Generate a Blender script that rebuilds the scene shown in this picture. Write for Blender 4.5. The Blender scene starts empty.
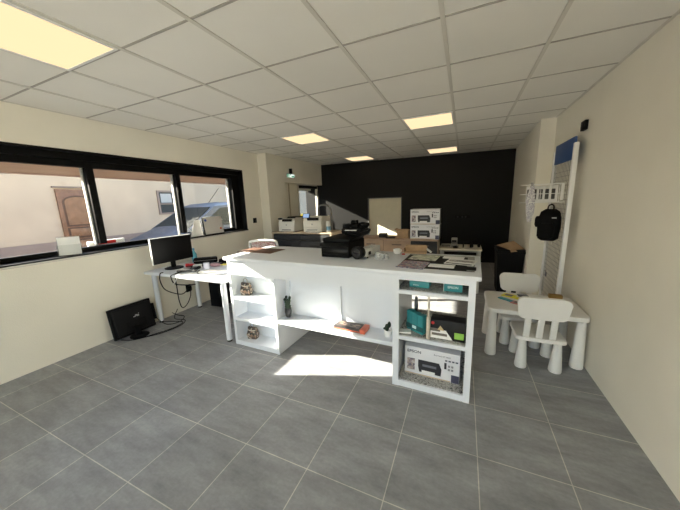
import bpy, bmesh, math, random
from mathutils import Matrix, Vector, Euler
random.seed(7)
scn = bpy.context.scene
col = scn.collection
PI = math.pi

# ------------------------------------------------------------------ helpers
class MB:
    """collects shapes into one bmesh"""
    def __init__(self): self.bm = bmesh.new()
    def _add(self, verts, M):
        if M is not None: bmesh.ops.transform(self.bm, matrix=M, verts=verts)
    def box(self, x0, x1, y0, y1, z0, z1, bev=0.0, M=None, seg=2):
        r = bmesh.ops.create_cube(self.bm, size=1.0)
        vs = r['verts']
        for v in vs:
            v.co = Vector(((x0+x1)/2+v.co.x*(x1-x0), (y0+y1)/2+v.co.y*(y1-y0), (z0+z1)/2+v.co.z*(z1-z0)))
        if bev > 0:
            es = list({e for v in vs for e in v.link_edges})
            rr = bmesh.ops.bevel(self.bm, geom=es, offset=bev, segments=seg, profile=0.5, affect='EDGES')
            fs = rr['faces']
            vs = list({v for f in fs for v in f.verts})
            # gather the whole island
            seen = set(vs); st = list(vs)
            while st:
                v = st.pop()
                for e in v.link_edges:
                    o = e.other_vert(v)
                    if o not in seen: seen.add(o); st.append(o)
            vs = list(seen)
        self._add(vs, M); return self
    def cyl(self, p0, p1, r0, r1=None, seg=24, M=None, caps=True):
        r1 = r0 if r1 is None else r1
        p0, p1 = Vector(p0), Vector(p1); d = p1-p0
        q = Vector((0, 0, 1)).rotation_difference(d.normalized()).to_matrix().to_4x4()
        T = Matrix.Translation((p0+p1)/2) @ q
        r = bmesh.ops.create_cone(self.bm, cap_ends=caps, segments=seg, radius1=max(r0, 1e-4), radius2=max(r1, 1e-4), depth=d.length, matrix=T)
        self._add(r['verts'], M); return self
    def sphere(self, c, rad, seg=20, M=None):
        r = bmesh.ops.create_uvsphere(self.bm, u_segments=seg, v_segments=max(8, seg//2), radius=1.0)
        for v in r['verts']: v.co = Vector((c[0]+v.co.x*rad[0], c[1]+v.co.y*rad[1], c[2]+v.co.z*rad[2]))
        self._add(r['verts'], M); return self
    def lathe(self, prof, c=(0, 0, 0), seg=28, M=None):
        rings = []; vs = []
        for (r, z) in prof:
            ring = [self.bm.verts.new((c[0]+max(r, 1e-4)*math.cos(2*PI*k/seg), c[1]+max(r, 1e-4)*math.sin(2*PI*k/seg), c[2]+z)) for k in range(seg)]
            rings.append(ring); vs += ring
        for a, b in zip(rings, rings[1:]):
            for k in range(seg):
                self.bm.faces.new((a[k], a[(k+1) % seg], b[(k+1) % seg], b[k]))
        self.bm.faces.new(rings[0][::-1]); self.bm.faces.new(rings[-1])
        self._add(vs, M); return self
    def tube(self, pts, r, seg=8, smooth=True, n=6, M=None, closed=False):
        P = [Vector(p) for p in pts]
        if smooth and len(P) > 2:
            out = []
            N = len(P)
            rng = N if closed else N-1
            for i in range(rng):
                g = (lambda k: P[k % N]) if closed else (lambda k: P[min(max(k, 0), N-1)])
                a, b, c, d = g(i-1), g(i), g(i+1), g(i+2)
                for k in range(n):
                    t = k/n
                    out.append(0.5*((2*b)+(c-a)*t+(2*a-5*b+4*c-d)*t*t+(3*b-a-3*c+d)*t**3))
            if not closed: out.append(P[-1])
            P = out
        N = len(P); rings = []; vs = []
        up = None
        for i in range(N):
            if closed: t = P[(i+1) % N]-P[(i-1) % N]
            else: t = P[min(i+1, N-1)]-P[max(i-1, 0)]
            if t.length < 1e-9: t = Vector((0, 0, 1))
            t.normalize()
            if up is None:
                up = Vector((0, 0, 1)) if abs(t.z) < .9 else Vector((1, 0, 0))
            s = t.cross(up)
            if s.length < 1e-6: s = t.orthogonal()
            s.normalize(); up = s.cross(t).normalized()
            ring = [self.bm.verts.new(P[i]+r*(math.cos(2*PI*k/seg)*s+math.sin(2*PI*k/seg)*up)) for k in range(seg)]
            rings.append(ring); vs += ring
        for a, b in (list(zip(rings, rings[1:]))+([(rings[-1], rings[0])] if closed else [])):
            for k in range(seg):
                self.bm.faces.new((a[k], a[(k+1) % seg], b[(k+1) % seg], b[k]))
        if not closed:
            self.bm.faces.new(rings[0][::-1]); self.bm.faces.new(rings[-1])
        self._add(vs, M); return self
    def prism(self, poly, ax, a, b, M=None):
        """poly in the two other axes, extruded on axis ax from a to b"""
        def mk(p, t):
            if ax == 'x': return (t, p[0], p[1])
            if ax == 'y': return (p[0], t, p[1])
            return (p[0], p[1], t)
        A = [self.bm.verts.new(mk(p, a)) for p in poly]; B = [self.bm.verts.new(mk(p, b)) for p in poly]
        n = len(poly)
        fs = [self.bm.faces.new(A[::-1]), self.bm.faces.new(B)]
        for k in range(n): fs.append(self.bm.faces.new((A[k], A[(k+1) % n], B[(k+1) % n], B[k])))
        bmesh.ops.recalc_face_normals(self.bm, faces=fs)
        self._add(A+B, M); return self
    def loft(self, rings, cap=True):
        R = [[self.bm.verts.new(p) for p in r] for r in rings]; n = len(R[0]); fs = []
        for a, b in zip(R, R[1:]):
            for k in range(n): fs.append(self.bm.faces.new((a[k], a[(k+1) % n], b[(k+1) % n], b[k])))
        if cap: fs += [self.bm.faces.new(R[0][::-1]), self.bm.faces.new(R[-1])]
        bmesh.ops.recalc_face_normals(self.bm, faces=fs); return self
    def plate(self, pts, th):
        """thin solid from a planar polygon of 3D points, thickened along its normal"""
        P = [Vector(p) for p in pts]
        n = (P[1]-P[0]).cross(P[2]-P[0]).normalized()*th
        A = [self.bm.verts.new(p) for p in P]; B = [self.bm.verts.new(p+n) for p in P]
        k = len(P); fs = [self.bm.faces.new(A[::-1]), self.bm.faces.new(B)]
        for i in range(k): fs.append(self.bm.faces.new((A[i], A[(i+1) % k], B[(i+1) % k], B[i])))
        bmesh.ops.recalc_face_normals(self.bm, faces=fs); return self
    def build(self, name, mat, parent=None, loc=(0, 0, 0), rot=None, angle=35):
        me = bpy.data.meshes.new(name); self.bm.to_mesh(me); self.bm.free()
        me.materials.append(mat)
        for p in me.polygons: p.use_smooth = True
        me.set_sharp_from_angle(angle=math.radians(angle))
        o = bpy.data.objects.new(name, me); col.objects.link(o)
        o.location = loc
        if rot is not None: o.rotation_euler = rot
        if parent is not None: o.parent = parent
        return o

def tag(o, label=None, cat=None, group=None, kind=None):
    if label: o['label'] = label
    if cat: o['category'] = cat
    if group: o['group'] = group
    if kind: o['kind'] = kind
    return o
def thing(name, label, cat, loc=(0, 0, 0), rz=0.0, group=None, rot=None):
    o = bpy.data.objects.new(name, None); col.objects.link(o)
    o.location = loc; o.rotation_euler = rot if rot is not None else (0, 0, rz)
    o.empty_display_size = .05
    return tag(o, label, cat, group)
def empty_struct(name):
    o = bpy.data.objects.new(name, None); col.objects.link(o); o['kind'] = 'structure'; return o
def copy_tree(o, parent=None):
    c = o.copy(); col.objects.link(c)
    if parent is not None: c.parent = parent
    for ch in list(o.children): copy_tree(ch, c)
    return c
def text(s, size, mat, parent, M, name='lettering', ext=.0004, bold=0.0, wide=1.0):
    """lettering as a mesh; local x right, y up, front +z, then placed by M"""
    cu = bpy.data.curves.new(name, 'FONT'); cu.body = s; cu.size = size; cu.extrude = ext; cu.offset = bold
    cu.resolution_u = 3
    t = bpy.data.objects.new('tmp', cu); col.objects.link(t)
    dg = bpy.context.evaluated_depsgraph_get(); dg.update()
    me = bpy.data.meshes.new_from_object(t.evaluated_get(dg))
    bpy.data.objects.remove(t); bpy.data.curves.remove(cu)
    me.transform(M @ Matrix.Diagonal((wide, 1, 1, 1)))
    me.materials.clear(); me.materials.append(mat); me.name = name
    o = bpy.data.objects.new(name, me); col.objects.link(o); o.parent = parent
    return o
def face_M(x, y, z):   # upright on a face looking towards -Y
    return Matrix.Translation((x, y, z)) @ Matrix.Rotation(PI/2, 4, 'X')

# ------------------------------------------------------------------ materials
MATS = {}
def pmat(name, c, rough=.5, metal=0.0, spec=.5, var=0.0, scale=8.0, bump=0.0, bscale=60.0, trans=0.0, coat=0.0, alpha=1.0):
    if name in MATS: return MATS[name]
    m = bpy.data.materials.new(name); m.use_nodes = True; nt = m.node_tree; b = nt.nodes['Principled BSDF']
    b.inputs['Base Color'].default_value = (*c, 1); b.inputs['Roughness'].default_value = rough
    b.inputs['Metallic'].default_value = metal; b.inputs['Specular IOR Level'].default_value = spec
    b.inputs['Transmission Weight'].default_value = trans; b.inputs['Coat Weight'].default_value = coat
    tc = nt.nodes.new('ShaderNodeTexCoord')
    if var >= 0:
        n = nt.nodes.new('ShaderNodeTexNoise'); n.inputs['Scale'].default_value = scale; n.inputs['Detail'].default_value = 4
        nt.links.new(tc.outputs['Object'], n.inputs['Vector'])
        r = nt.nodes.new('ShaderNodeMapRange'); v = max(var, .02)
        r.inputs['From Min'].default_value = .3; r.inputs['From Max'].default_value = .7
        r.inputs['To Min'].default_value = 1-v; r.inputs['To Max'].default_value = 1+v
        nt.links.new(n.outputs['Fac'], r.inputs['Value'])
        mx = nt.nodes.new('ShaderNodeMix'); mx.data_type = 'RGBA'; mx.blend_type = 'MULTIPLY'
        mx.inputs['Factor'].default_value = 1; mx.inputs['A'].default_value = (*c, 1)
        nt.links.new(r.outputs['Result'], mx.inputs['B']); nt.links.new(mx.outputs['Result'], b.inputs['Base Color'])
    if bump > 0:
        n2 = nt.nodes.new('ShaderNodeTexNoise'); n2.inputs['Scale'].default_value = bscale; n2.inputs['Detail'].default_value = 3
        nt.links.new(tc.outputs['Object'], n2.inputs['Vector'])
        bp = nt.nodes.new('ShaderNodeBump'); bp.inputs['Strength'].default_value = bump; bp.inputs['Distance'].default_value = .004
        nt.links.new(n2.outputs['Fac'], bp.inputs['Height']); nt.links.new(bp.outputs['Normal'], b.inputs['Normal'])
    MATS[name] = m; return m
def emat(name, c, s):
    if name in MATS: return MATS[name]
    m = bpy.data.materials.new(name); m.use_nodes = True; nt = m.node_tree; nt.nodes.clear()
    e = nt.nodes.new('ShaderNodeEmission'); e.inputs['Color'].default_value = (*c, 1); e.inputs['Strength'].default_value = s
    o = nt.nodes.new('ShaderNodeOutputMaterial'); nt.links.new(e.outputs[0], o.inputs[0]); MATS[name] = m; return m
def glass_mat(name='window_glass', tint=(.97, .98, .97), gl=.06):
    if name in MATS: return MATS[name]
    m = bpy.data.materials.new(name); m.use_nodes = True; nt = m.node_tree; nt.nodes.clear()
    t = nt.nodes.new('ShaderNodeBsdfTransparent'); t.inputs['Color'].default_value = (*tint, 1)
    g = nt.nodes.new('ShaderNodeBsdfGlossy'); g.inputs['Roughness'].default_value = .02
    f = nt.nodes.new('ShaderNodeFresnel'); f.inputs['IOR'].default_value = 1.45
    ml = nt.nodes.new('ShaderNodeMath'); ml.operation = 'MULTIPLY'; ml.inputs[1].default_value = gl*12
    nt.links.new(f.outputs[0], ml.inputs[0])
    cl = nt.nodes.new('ShaderNodeMath'); cl.operation = 'MINIMUM'; cl.inputs[1].default_value = 2.2*gl; nt.links.new(ml.outputs[0], cl.inputs[0])
    mx = nt.nodes.new('ShaderNodeMixShader'); nt.links.new(cl.outputs[0], mx.inputs[0]); nt.links.new(t.outputs[0], mx.inputs[1]); nt.links.new(g.outputs[0], mx.inputs[2])
    o = nt.nodes.new('ShaderNodeOutputMaterial'); nt.links.new(mx.outputs[0], o.inputs[0]); MATS[name] = m; return m

WALL = pmat('wall_paint', (.775, .745, .655), .75, spec=.25, var=.03, scale=2.0, bump=.25, bscale=120)
BLACKWALL = pmat('black_paint', (.0034, .0033, .0032), .62, spec=.28, var=.1, scale=3, bump=.1, bscale=100)
CREAM = pmat('cream_panel_paint', (.80, .74, .58), .5, var=.03)
WHITE = pmat('white_lacquer', (.70, .73, .775), .35, var=.015, scale=3)
WHITEP = pmat('white_plastic', (.78, .77, .74), .42, var=.015, scale=5)
WHITEM = pmat('white_metal', (.80, .80, .79), .35, var=.02)
BLACKM = pmat('black_metal', (.005, .005, .005), .55, spec=.12, var=.05)
BLACKP = pmat('black_plastic', (.005, .005, .0055), .55, spec=.13, var=.05)
BLACKF = pmat('black_fabric', (.005, .005, .0055), .9, spec=.1, var=.2, scale=40, bump=.3, bscale=300)
DGREY = pmat('dark_grey_front', (.035, .036, .038), .7, spec=.2, var=.05)
LGREY = pmat('light_grey_plastic', (.60, .60, .57), .45, var=.03)
PRN = pmat('printer_white', (.66, .64, .58), .45, var=.02)
OAK = pmat('beige_oak', (.52, .42, .30), .5, var=.10, scale=14)
CARD = pmat('cardboard', (.42, .28, .16), .85, var=.08, scale=20)
TEAL = pmat('teal_card', (.035, .25, .27), .45, var=.06, scale=12)
PAPER = pmat('white_paper', (.82, .82, .80), .7, var=.02)
STEEL = pmat('steel', (.6, .6, .6), .3, metal=1.0)
CHROME = pmat('grey_metal', (.32, .32, .32), .35, metal=.6)
GLASS = glass_mat(gl=.03)
CLEAR = glass_mat('clear_acrylic', (.93, .94, .94), .12)

def floor_mat():
    m = bpy.data.materials.new('floor_tiles'); m.use_nodes = True; nt = m.node_tree; b = nt.nodes['Principled BSDF']
    L = nt.links.new
    tc = nt.nodes.new('ShaderNodeTexCoord'); mp = nt.nodes.new('ShaderNodeMapping')
    mp.inputs['Location'].default_value = (.757+4.5, -1.561+4.5, 0); L(tc.outputs['Object'], mp.inputs['Vector'])
    br = nt.nodes.new('ShaderNodeTexBrick'); br.offset = 0; br.squash = 1
    br.inputs['Scale'].default_value = 1; br.inputs['Brick Width'].default_value = .45; br.inputs['Row Height'].default_value = .45
    br.inputs['Mortar Size'].default_value = .0028; br.inputs['Mortar Smooth'].default_value = .3; br.inputs['Bias'].default_value = 0
    br.inputs['Color1'].default_value = (.235, .240, .248, 1); br.inputs['Color2'].default_value = (.275, .281, .290, 1)
    br.inputs['Mortar'].default_value = (.55, .53, .48, 1); L(mp.outputs[0], br.inputs['Vector'])
    st = nt.nodes.new('ShaderNodeMapping'); st.inputs['Scale'].default_value = (1.0, 3.2, 1); st.inputs['Rotation'].default_value = (0, 0, .5)
    L(tc.outputs['Object'], st.inputs['Vector'])
    n = nt.nodes.new('ShaderNodeTexNoise'); n.inputs['Scale'].default_value = 2.6; n.inputs['Detail'].default_value = 9; n.inputs['Roughness'].default_value = .68
    L(st.outputs[0], n.inputs['Vector'])
    n3 = nt.nodes.new('ShaderNodeTexNoise'); n3.inputs['Scale'].default_value = 45; n3.inputs['Detail'].default_value = 4
    L(tc.outputs['Object'], n3.inputs['Vector'])
    r = nt.nodes.new('ShaderNodeMapRange'); r.inputs['From Min'].default_value = .3; r.inputs['From Max'].default_value = .7
    r.inputs['To Min'].default_value = .70; r.inputs['To Max'].default_value = 1.32; L(n.outputs['Fac'], r.inputs['Value'])
    r3 = nt.nodes.new('ShaderNodeMapRange'); r3.inputs['From Min'].default_value = .3; r3.inputs['From Max'].default_value = .7
    r3.inputs['To Min'].default_value = .93; r3.inputs['To Max'].default_value = 1.07; L(n3.outputs['Fac'], r3.inputs['Value'])
    mu = nt.nodes.new('ShaderNodeMath'); mu.operation = 'MULTIPLY'; L(r.outputs[0], mu.inputs[0]); L(r3.outputs[0], mu.inputs[1])
    mx = nt.nodes.new('ShaderNodeMix'); mx.data_type = 'RGBA'; mx.blend_type = 'MULTIPLY'; mx.inputs['Factor'].default_value = 1
    L(br.outputs['Color'], mx.inputs['A']); L(mu.outputs[0], mx.inputs['B']); L(mx.outputs['Result'], b.inputs['Base Color'])
    rr = nt.nodes.new('ShaderNodeMapRange'); rr.inputs['To Min'].default_value = .34; rr.inputs['To Max'].default_value = .55
    L(n.outputs['Fac'], rr.inputs['Value']); L(rr.outputs[0], b.inputs['Roughness'])
    b.inputs['Specular IOR Level'].default_value = .5
    bp = nt.nodes.new('ShaderNodeBump'); bp.inputs['Strength'].default_value = .25; bp.inputs['Distance'].default_value = .002; bp.invert = True
    L(br.outputs['Fac'], bp.inputs['Height']); L(bp.outputs[0], b.inputs['Normal'])
    return m
def pattern_mat(name, cols, scale, kind='voronoi', rough=.5, stretch=(1, 1, 1)):
    """patchwork of colours from a ramp with hard steps"""
    m = bpy.data.materials.new(name); m.use_nodes = True; nt = m.node_tree; b = nt.nodes['Principled BSDF']; L = nt.links.new
    tc = nt.nodes.new('ShaderNodeTexCoord'); mp = nt.nodes.new('ShaderNodeMapping'); mp.inputs['Scale'].default_value = stretch
    L(tc.outputs['Object'], mp.inputs['Vector'])
    if kind == 'voronoi':
        n = nt.nodes.new('ShaderNodeTexVoronoi'); n.inputs['Scale'].default_value = scale; out = n.outputs['Color']
        sp = nt.nodes.new('ShaderNodeSeparateColor'); L(out, sp.inputs[0]); fac = sp.outputs[0]
    else:
        n = nt.nodes.new('ShaderNodeTexNoise'); n.inputs['Scale'].default_value = scale; n.inputs['Detail'].default_value = 5; n.inputs['Distortion'].default_value = 1.5; fac = n.outputs['Fac']
    L(mp.outputs[0], n.inputs['Vector'])
    cr = nt.nodes.new('ShaderNodeValToRGB'); cr.color_ramp.interpolation = 'CONSTANT'
    e = cr.color_ramp.elements
    while len(e) > 1: e.remove(e[-1])
    for i, c in enumerate(cols):
        pos = i/len(cols) if kind == 'voronoi' else (.32+.36*i/len(cols) if i else 0)
        if i == 0: e[0].position = 0; e[0].color = (*c, 1)
        else: q = e.new(pos); q.color = (*c, 1)
    L(fac, cr.inputs[0]); L(cr.outputs[0], b.inputs['Base Color']); b.inputs['Roughness'].default_value = rough
    return m
FLOOR = floor_mat()
NEWS = pattern_mat('crinkled_newsprint', [(.10, .10, .10), (.34, .34, .32), (.55, .55, .52), (.20, .20, .19), (.60, .60, .57)], 34, 'noise', .8)
CEIL = pmat('ceiling_tile', (.78, .765, .72), .85, spec=.15, var=.03, scale=1.2, bump=.15, bscale=250)
TBAR = pmat('ceiling_bar', (.60, .58, .53), .5, var=.02)

# ------------------------------------------------------------------ dimensions (metres)
XL, XR, YB, YF, ZC = -3.723, 1.04, 6.96, -2.4, 2.471
XP = .885                     # right-hand wall beyond the step

def struct(name, mb, m, parent=None):
    o = mb.build(name, m, parent)
    if parent is None: o['kind'] = 'structure'
    return o

# ------------------------------------------------------------------ room
struct('floor', MB().box(XL-.28, XR+.2, YF-.2, YB+.4, -.08, 0), FLOOR)
struct('ceiling', MB().box(XL-.1, XR+.1, YF-.1, YB+.4, ZC, ZC+.08), CEIL)
g = MB()
gx = [-.152+.6*k for k in range(-6, 3)]
gy = [1.799+.6*k for k in range(-7, 9)]
for x in gx:
    if XL < x < XR: g.box(x-.012, x+.012, YF, YB, ZC-.007, ZC+.001)
g2 = MB()
for y in gy:
    g2.box(XL, XR, y-.007, y+.007, ZC-.004, ZC+.001)
struct('ceiling_cross_grid', g2, pmat('cross_bar_gap_shade', (.36, .345, .31), .5))  # darker than the long bars: shade of the thin gaps put into the colour
g.box(XL, XL+.02, YF, YB, ZC-.006, ZC+.001).box(XR-.02, XR, YF, YB, ZC-.006, ZC+.001)
struct('ceiling_grid', g, TBAR)

WIN = dict(y0=.82, y1=4.05, z0=1.045, z1=2.125)
wl = MB()
wl.box(XL-.28, XL, YF-.2, 5.1, 0, WIN['z0'])
wl.box(XL-.28, XL, YF-.2, 5.1, WIN['z1'], ZC)
wl.box(XL-.28, XL, YF-.2, WIN['y0'], WIN['z0'], WIN['z1'])
wl.box(XL-.28, XL, WIN['y1'], 5.1, WIN['z0'], WIN['z1'])
wl.box(XL, -3.52, 4.5, 5.1, 0, ZC)                                   # pillar
wl.box(-3.62, -3.52, 5.1, YB, 1.945, ZC)                             # bulkhead over the door niche
wl.box(-4.0, -3.66, 5.1, 5.76, 0, ZC)                                # wall beside the door
wl.box(-4.0, -3.66, 5.76, YB, 1.93, ZC)
wl.box(-4.0, -3.86, 5.76, YB, 1.815, 1.93)                            # outer lintel
struct('wall_left', wl, WALL)
wr = MB()
wr.box(XR, XR+.2, YF-.2, 4.6, 0, ZC); wr.prism([(.872, 4.6), (XR+.2, 4.6), (XR+.2, YB+.3), (.955, YB+.3)], 'z', 0, ZC)
struct('wall_right', wr, WALL)
wb = MB()
PX0, PX1, PZ = -2.262, -1.40, 1.565
wb.box(XL-.30, PX0, YB, YB+.15, 0, ZC); wb.box(PX1, XR+.2, YB, YB+.15, 0, ZC); wb.box(PX0, PX1, YB, YB+.15, PZ, ZC)
wbo = struct('wall_back', wb, BLACKWALL)
pn = struct('trim_1', MB().box(PX0, PX1, YB+.06, YB+.15, 0, PZ), CREAM)
pf = MB(); t = .02
pf.box(PX0, PX0+t, YB-.004, YB+.06, 0, PZ); pf.box(PX1-t, PX1, YB-.004, YB+.06, 0, PZ); pf.box(PX0+t, PX1-t, YB-.004, YB+.06, PZ-t, PZ)
pfo = struct('trim_2', pf, pmat('grey_trim', (.13, .13, .125), .6))
RB = Matrix.Translation((-1.3, YB, 0)) @ Matrix.Rotation(.062, 4, 'Z') @ Matrix.Translation((1.3, -YB-.03, 0))
for o in (wbo, pn, pfo): o.data.transform(RB)
wf = MB()
FX0, FX1, FZ1 = -3.65, .98, 2.36
wf.box(XL-.28, FX0, YF-.2, YF, 0, ZC); wf.box(FX1, XR+.2, YF-.2, YF, 0, ZC); wf.box(FX0, FX1, YF-.2, YF, FZ1, ZC)
struct('wall_front', wf, WALL)
w2 = empty_struct('added_front_window')  # unseen glazed front behind the camera, added to bring in daylight
f2 = MB()
for x in (FX0, -1.98, -.62, FX1-.06): f2.box(x, x+.06, YF-.14, YF-.06, 0, FZ1)
f2.box(FX0, FX1, YF-.14, YF-.06, 0, .06).box(FX0, FX1, YF-.14, YF-.06, FZ1-.06, FZ1)
f2.build('frame', BLACKM, w2)
for a, b in ((FX0+.06, -1.98), (-1.92, -.62), (-.56, FX1-.06)):
    MB().box(a, b, YF-.105, YF-.095, .06, FZ1-.06).build('pane', GLASS, w2)

# street window: black lined opening, frame, panes
w1 = empty_struct('window_1')
y0, y1, z0, z1 = WIN['y0'], WIN['y1'], WIN['z0'], WIN['z1']
ln = MB()
ln.box(-3.93, XL+.004, y0, y0+.02, z0, z1).box(-3.93, XL+.004, y1-.02, y1, z0, z1)
ln.box(-3.93, XL+.004, y0, y1, z1-.02, z1)
ln.build('lining', BLACKM, w1)
fr = MB()
fr.box(-3.93, -3.86, y0+.02, y0+.06, z0+.03, z1-.02).box(-3.93, -3.83, y1-.17, y1-.02, z0+.03, z1-.02)
fr.box(-3.93, -3.86, y0+.02, y1-.02, z1-.150, z1-.085).box(-3.95, -3.80, y0+.02, y1-.02, z1-.085, z1-.02).box(-3.93, -3.86, y0+.02, y1-.02, z0, z0+.055)
fr.build('frame', BLACKM, w1)
for ym in (1.80, 2.86):
    mu = MB().box(-3.92, -3.85, ym-.032, ym+.038, z0+.075, z1-.075, bev=.004).build('mullion', BLACKM, w1)
    MB().box(-3.955, -3.915, ym-.048, ym-.030, z0+.055, z1-.15, bev=.003).build('glazing_bar', pmat('grey_alu', (.50, .49, .47), .4), mu)
MB().box(-3.955, -3.915, y1-.195, y1-.170, z0+.055, z1-.15, bev=.003).build('glazing_bar', pmat('grey_alu', (.50, .49, .47), .4), w1)
for a, b in ((y0+.075, 1.768), (1.838, 2.828), (2.898, y1-.17)):
    MB().box(-3.902, -3.896, a, b, z0+.07, z1-.07).build('pane', GLASS, w1)
MB().box(-4.03, XL+.012, y0-.01, y1+.01, z0-.025, z0+.004, bev=.002).build('sill', BLACKM, w1)
MB().box(XL-.004, XL+.016, y0-.01, y1+.01, z0-.030, z0-.012, bev=.003).build('sill_edge', pmat('sill_grey', (.60, .58, .54), .4), w1)

# translucent outside blind hanging low across the top of the window
def translucent(name, c, c2):
    m = bpy.data.materials.new(name); m.use_nodes = True; nt = m.node_tree; nt.nodes.clear(); L = nt.links.new
    tc = nt.nodes.new('ShaderNodeTexCoord'); n = nt.nodes.new('ShaderNodeTexNoise'); n.inputs['Scale'].default_value = 3
    mp = nt.nodes.new('ShaderNodeMapping'); mp.inputs['Scale'].default_value = (1, .6, 14); L(tc.outputs['Object'], mp.inputs['Vector']); L(mp.outputs[0], n.inputs['Vector'])
    mx = nt.nodes.new('ShaderNodeMix'); mx.data_type = 'RGBA'; mx.inputs['A'].default_value = (*c, 1); mx.inputs['B'].default_value = (*c2, 1); L(n.outputs['Fac'], mx.inputs['Factor'])
    d = nt.nodes.new('ShaderNodeBsdfDiffuse'); t = nt.nodes.new('ShaderNodeBsdfTranslucent'); L(mx.outputs['Result'], d.inputs['Color']); L(mx.outputs['Result'], t.inputs['Color'])
    a = nt.nodes.new('ShaderNodeMixShader'); a.inputs[0].default_value = .15; L(d.outputs[0], a.inputs[1]); L(t.outputs[0], a.inputs[2])
    o = nt.nodes.new('ShaderNodeOutputMaterial'); L(a.outputs[0], o.inputs[0]); return m
bl = thing('outside_blind', 'pinkish brown rolled down strip of outside blind hanging across the top of the street window', 'blind', (-4.06, 2.4, 1.885))
MB().box(0, .006, -1.85, 1.75, .012, .36).build('blind_cloth', translucent('blind_cloth', (.50, .37, .30), (.56, .44, .38)), bl)
MB().box(-.008, .014, -1.85, 1.75, 0, .014, bev=.003).build('bottom_bar', pmat('blind_bar', (.5, .32, .26), .5), bl)

# glazed street door in the niche
d1 = empty_struct('door_1')
fy0, fy1 = 5.76, 6.76
MB().box(-3.70, -3.64, fy0, fy0+.05, 0, 1.92).box(-3.70, -3.64, fy1-.04, fy1, 0, 1.92).box(-3.70, -3.64, fy0+.05, fy1-.04, 0, .12).build('frame', pmat('door_frame', (.60, .56, .48), .4), d1)
MB().box(-3.70, -3.63, fy0+.05, fy1-.04, 1.855, 1.92).build('frame_head', BLACKM, d1)
MB().box(-3.675, -3.667, fy0+.05, fy1-.04, .12, 1.855).build('pane', GLASS, d1)
MB().box(-3.64, -3.60, fy1-.10, fy1-.07, .95, 1.15, bev=.008).build('handle', BLACKM, d1)
MB().box(-3.665, -3.645, 5.40, 5.43, 0, 1.945).build('trim_3', pmat('wall_strip', (.58, .52, .42), .6), None)['kind'] = 'structure'

# ------------------------------------------------------------------ ceiling lights
LAMP = emat('lamp_diffuser', (1.0, .72, .42), .70)
def ceiling_light(ix, iy, label):
    x, y = -.152+.6*ix, 1.799+.6*iy
    t = thing('ceiling_light', label, 'light', (x+.3, y+.3, ZC), group='square ceiling lights')
    f = MB(); a, b = .288, .272
    f.box(-a, a, -a, -b, -.012, -.001).box(-a, a, b, a, -.012, -.001).box(-a, -b, -b, b, -.012, -.001).box(b, a, -b, b, -.012, -.001)
    f.build('frame', WHITEM, t)
    MB().box(-b, b, -b, b, -.009, -.002).build('diffuser', LAMP, t)
ceiling_light(-4, -2, 'large looking lit square ceiling light nearest the camera at upper left')
ceiling_light(-4, 3, 'lit square ceiling light between the street window and the exit sign')
ceiling_light(-1, 3, 'lit square ceiling light in the middle of the ceiling above the boxed printers')
ceiling_light(-1, 7, 'lit square ceiling light close to the black wall, on the right of the pair')
ceiling_light(-4, 7, 'lit square ceiling light close to the black wall, on the left of the pair')

# ------------------------------------------------------------------ outside: street, building, car
struct('ground', MB().box(-24, XL-.28, -30, 22, -.12, -.06).box(XL-.28, 24, -30, YF-.2, -.12, -.06), pmat('asphalt', (.40, .38, .34), .9, var=.1, scale=6))  # slab before the glazed front is unseen, added to bounce sunlight onto the ceiling
struct('pavement', MB().box(-4.9, XL-.28, -14, 22, -.06, .0).box(-9.0, -8.3, -14, 22, -.06, .02), pmat('pavement', (.45, .42, .38), .9, var=.08, scale=5))
REND = pmat('pink_render', (.50, .385, .28), .9, var=.06, scale=1.6, bump=.3, bscale=40)
bd = thing('building', 'pale pink rendered building with a brown door across the street', 'building', (-9, 4, 0))
MB().box(-5, 0, -9, 16, 0, 3.2).build('wall', REND, bd)
MB().box(0, .05, -9, -.62, 0, .78).box(0, .05, .22, 16, 0, .78).build('plinth', pmat('plinth', (.27, .195, .16), .9, var=.06), bd)
MB().box(-5.2, .25, -9.2, 16.2, 3.2, 3.32).build('roof', pmat('roof_tile', (.45, .22, .14), .85, var=.15), bd)
dr = MB().box(.0, .05, -.58, .18, .02, 2.03, bev=.004).build('door', pmat('brown_door', (.20, .09, .042), .5, var=.18, scale=10), bd)
pm = MB()
arch = [(-.46, 1.16), (.06, 1.16), (.06, 1.72)]+[(-.20+.26*math.cos(a), 1.72+.12*math.sin(a)) for a in [PI*k/10 for k in range(1, 10)]]+[(-.46, 1.72)]
grv = [(-.50, 1.12), (.10, 1.12), (.10, 1.72)]+[(-.20+.30*math.cos(a), 1.72+.16*math.sin(a)) for a in [PI*k/10 for k in range(1, 10)]]+[(-.50, 1.72)]
pm.prism(arch, 'x', .05, .068); pm.box(.05, .068, -.46, .06, .86, 1.06, bev=.006); pm.box(.05, .068, -.46, .06, .2, .76, bev=.006)
MB().prism(grv, 'x', .05, .058).box(.05, .058, -.50, .10, .82, 1.09).box(.05, .058, -.50, .10, .16, .79).build('door_moulding', pmat('brown_door_moulding', (.10, .045, .022), .6, var=.1, scale=10), dr)
pm.build('door_panel', pmat('brown_door_panel', (.23, .11, .052), .5, var=.18, scale=10), dr)
MB().cyl((.05, .10, 1.0), (.10, .10, 1.0), .012).box(.09, .105, .0, .11, .99, 1.01).build('door_handle', STEEL, dr)
MB().box(0, .06, -.62, .22, 2.06, 2.10).build('door_lintel', pmat('dark_lintel', (.20, .15, .12), .8), bd)
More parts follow.
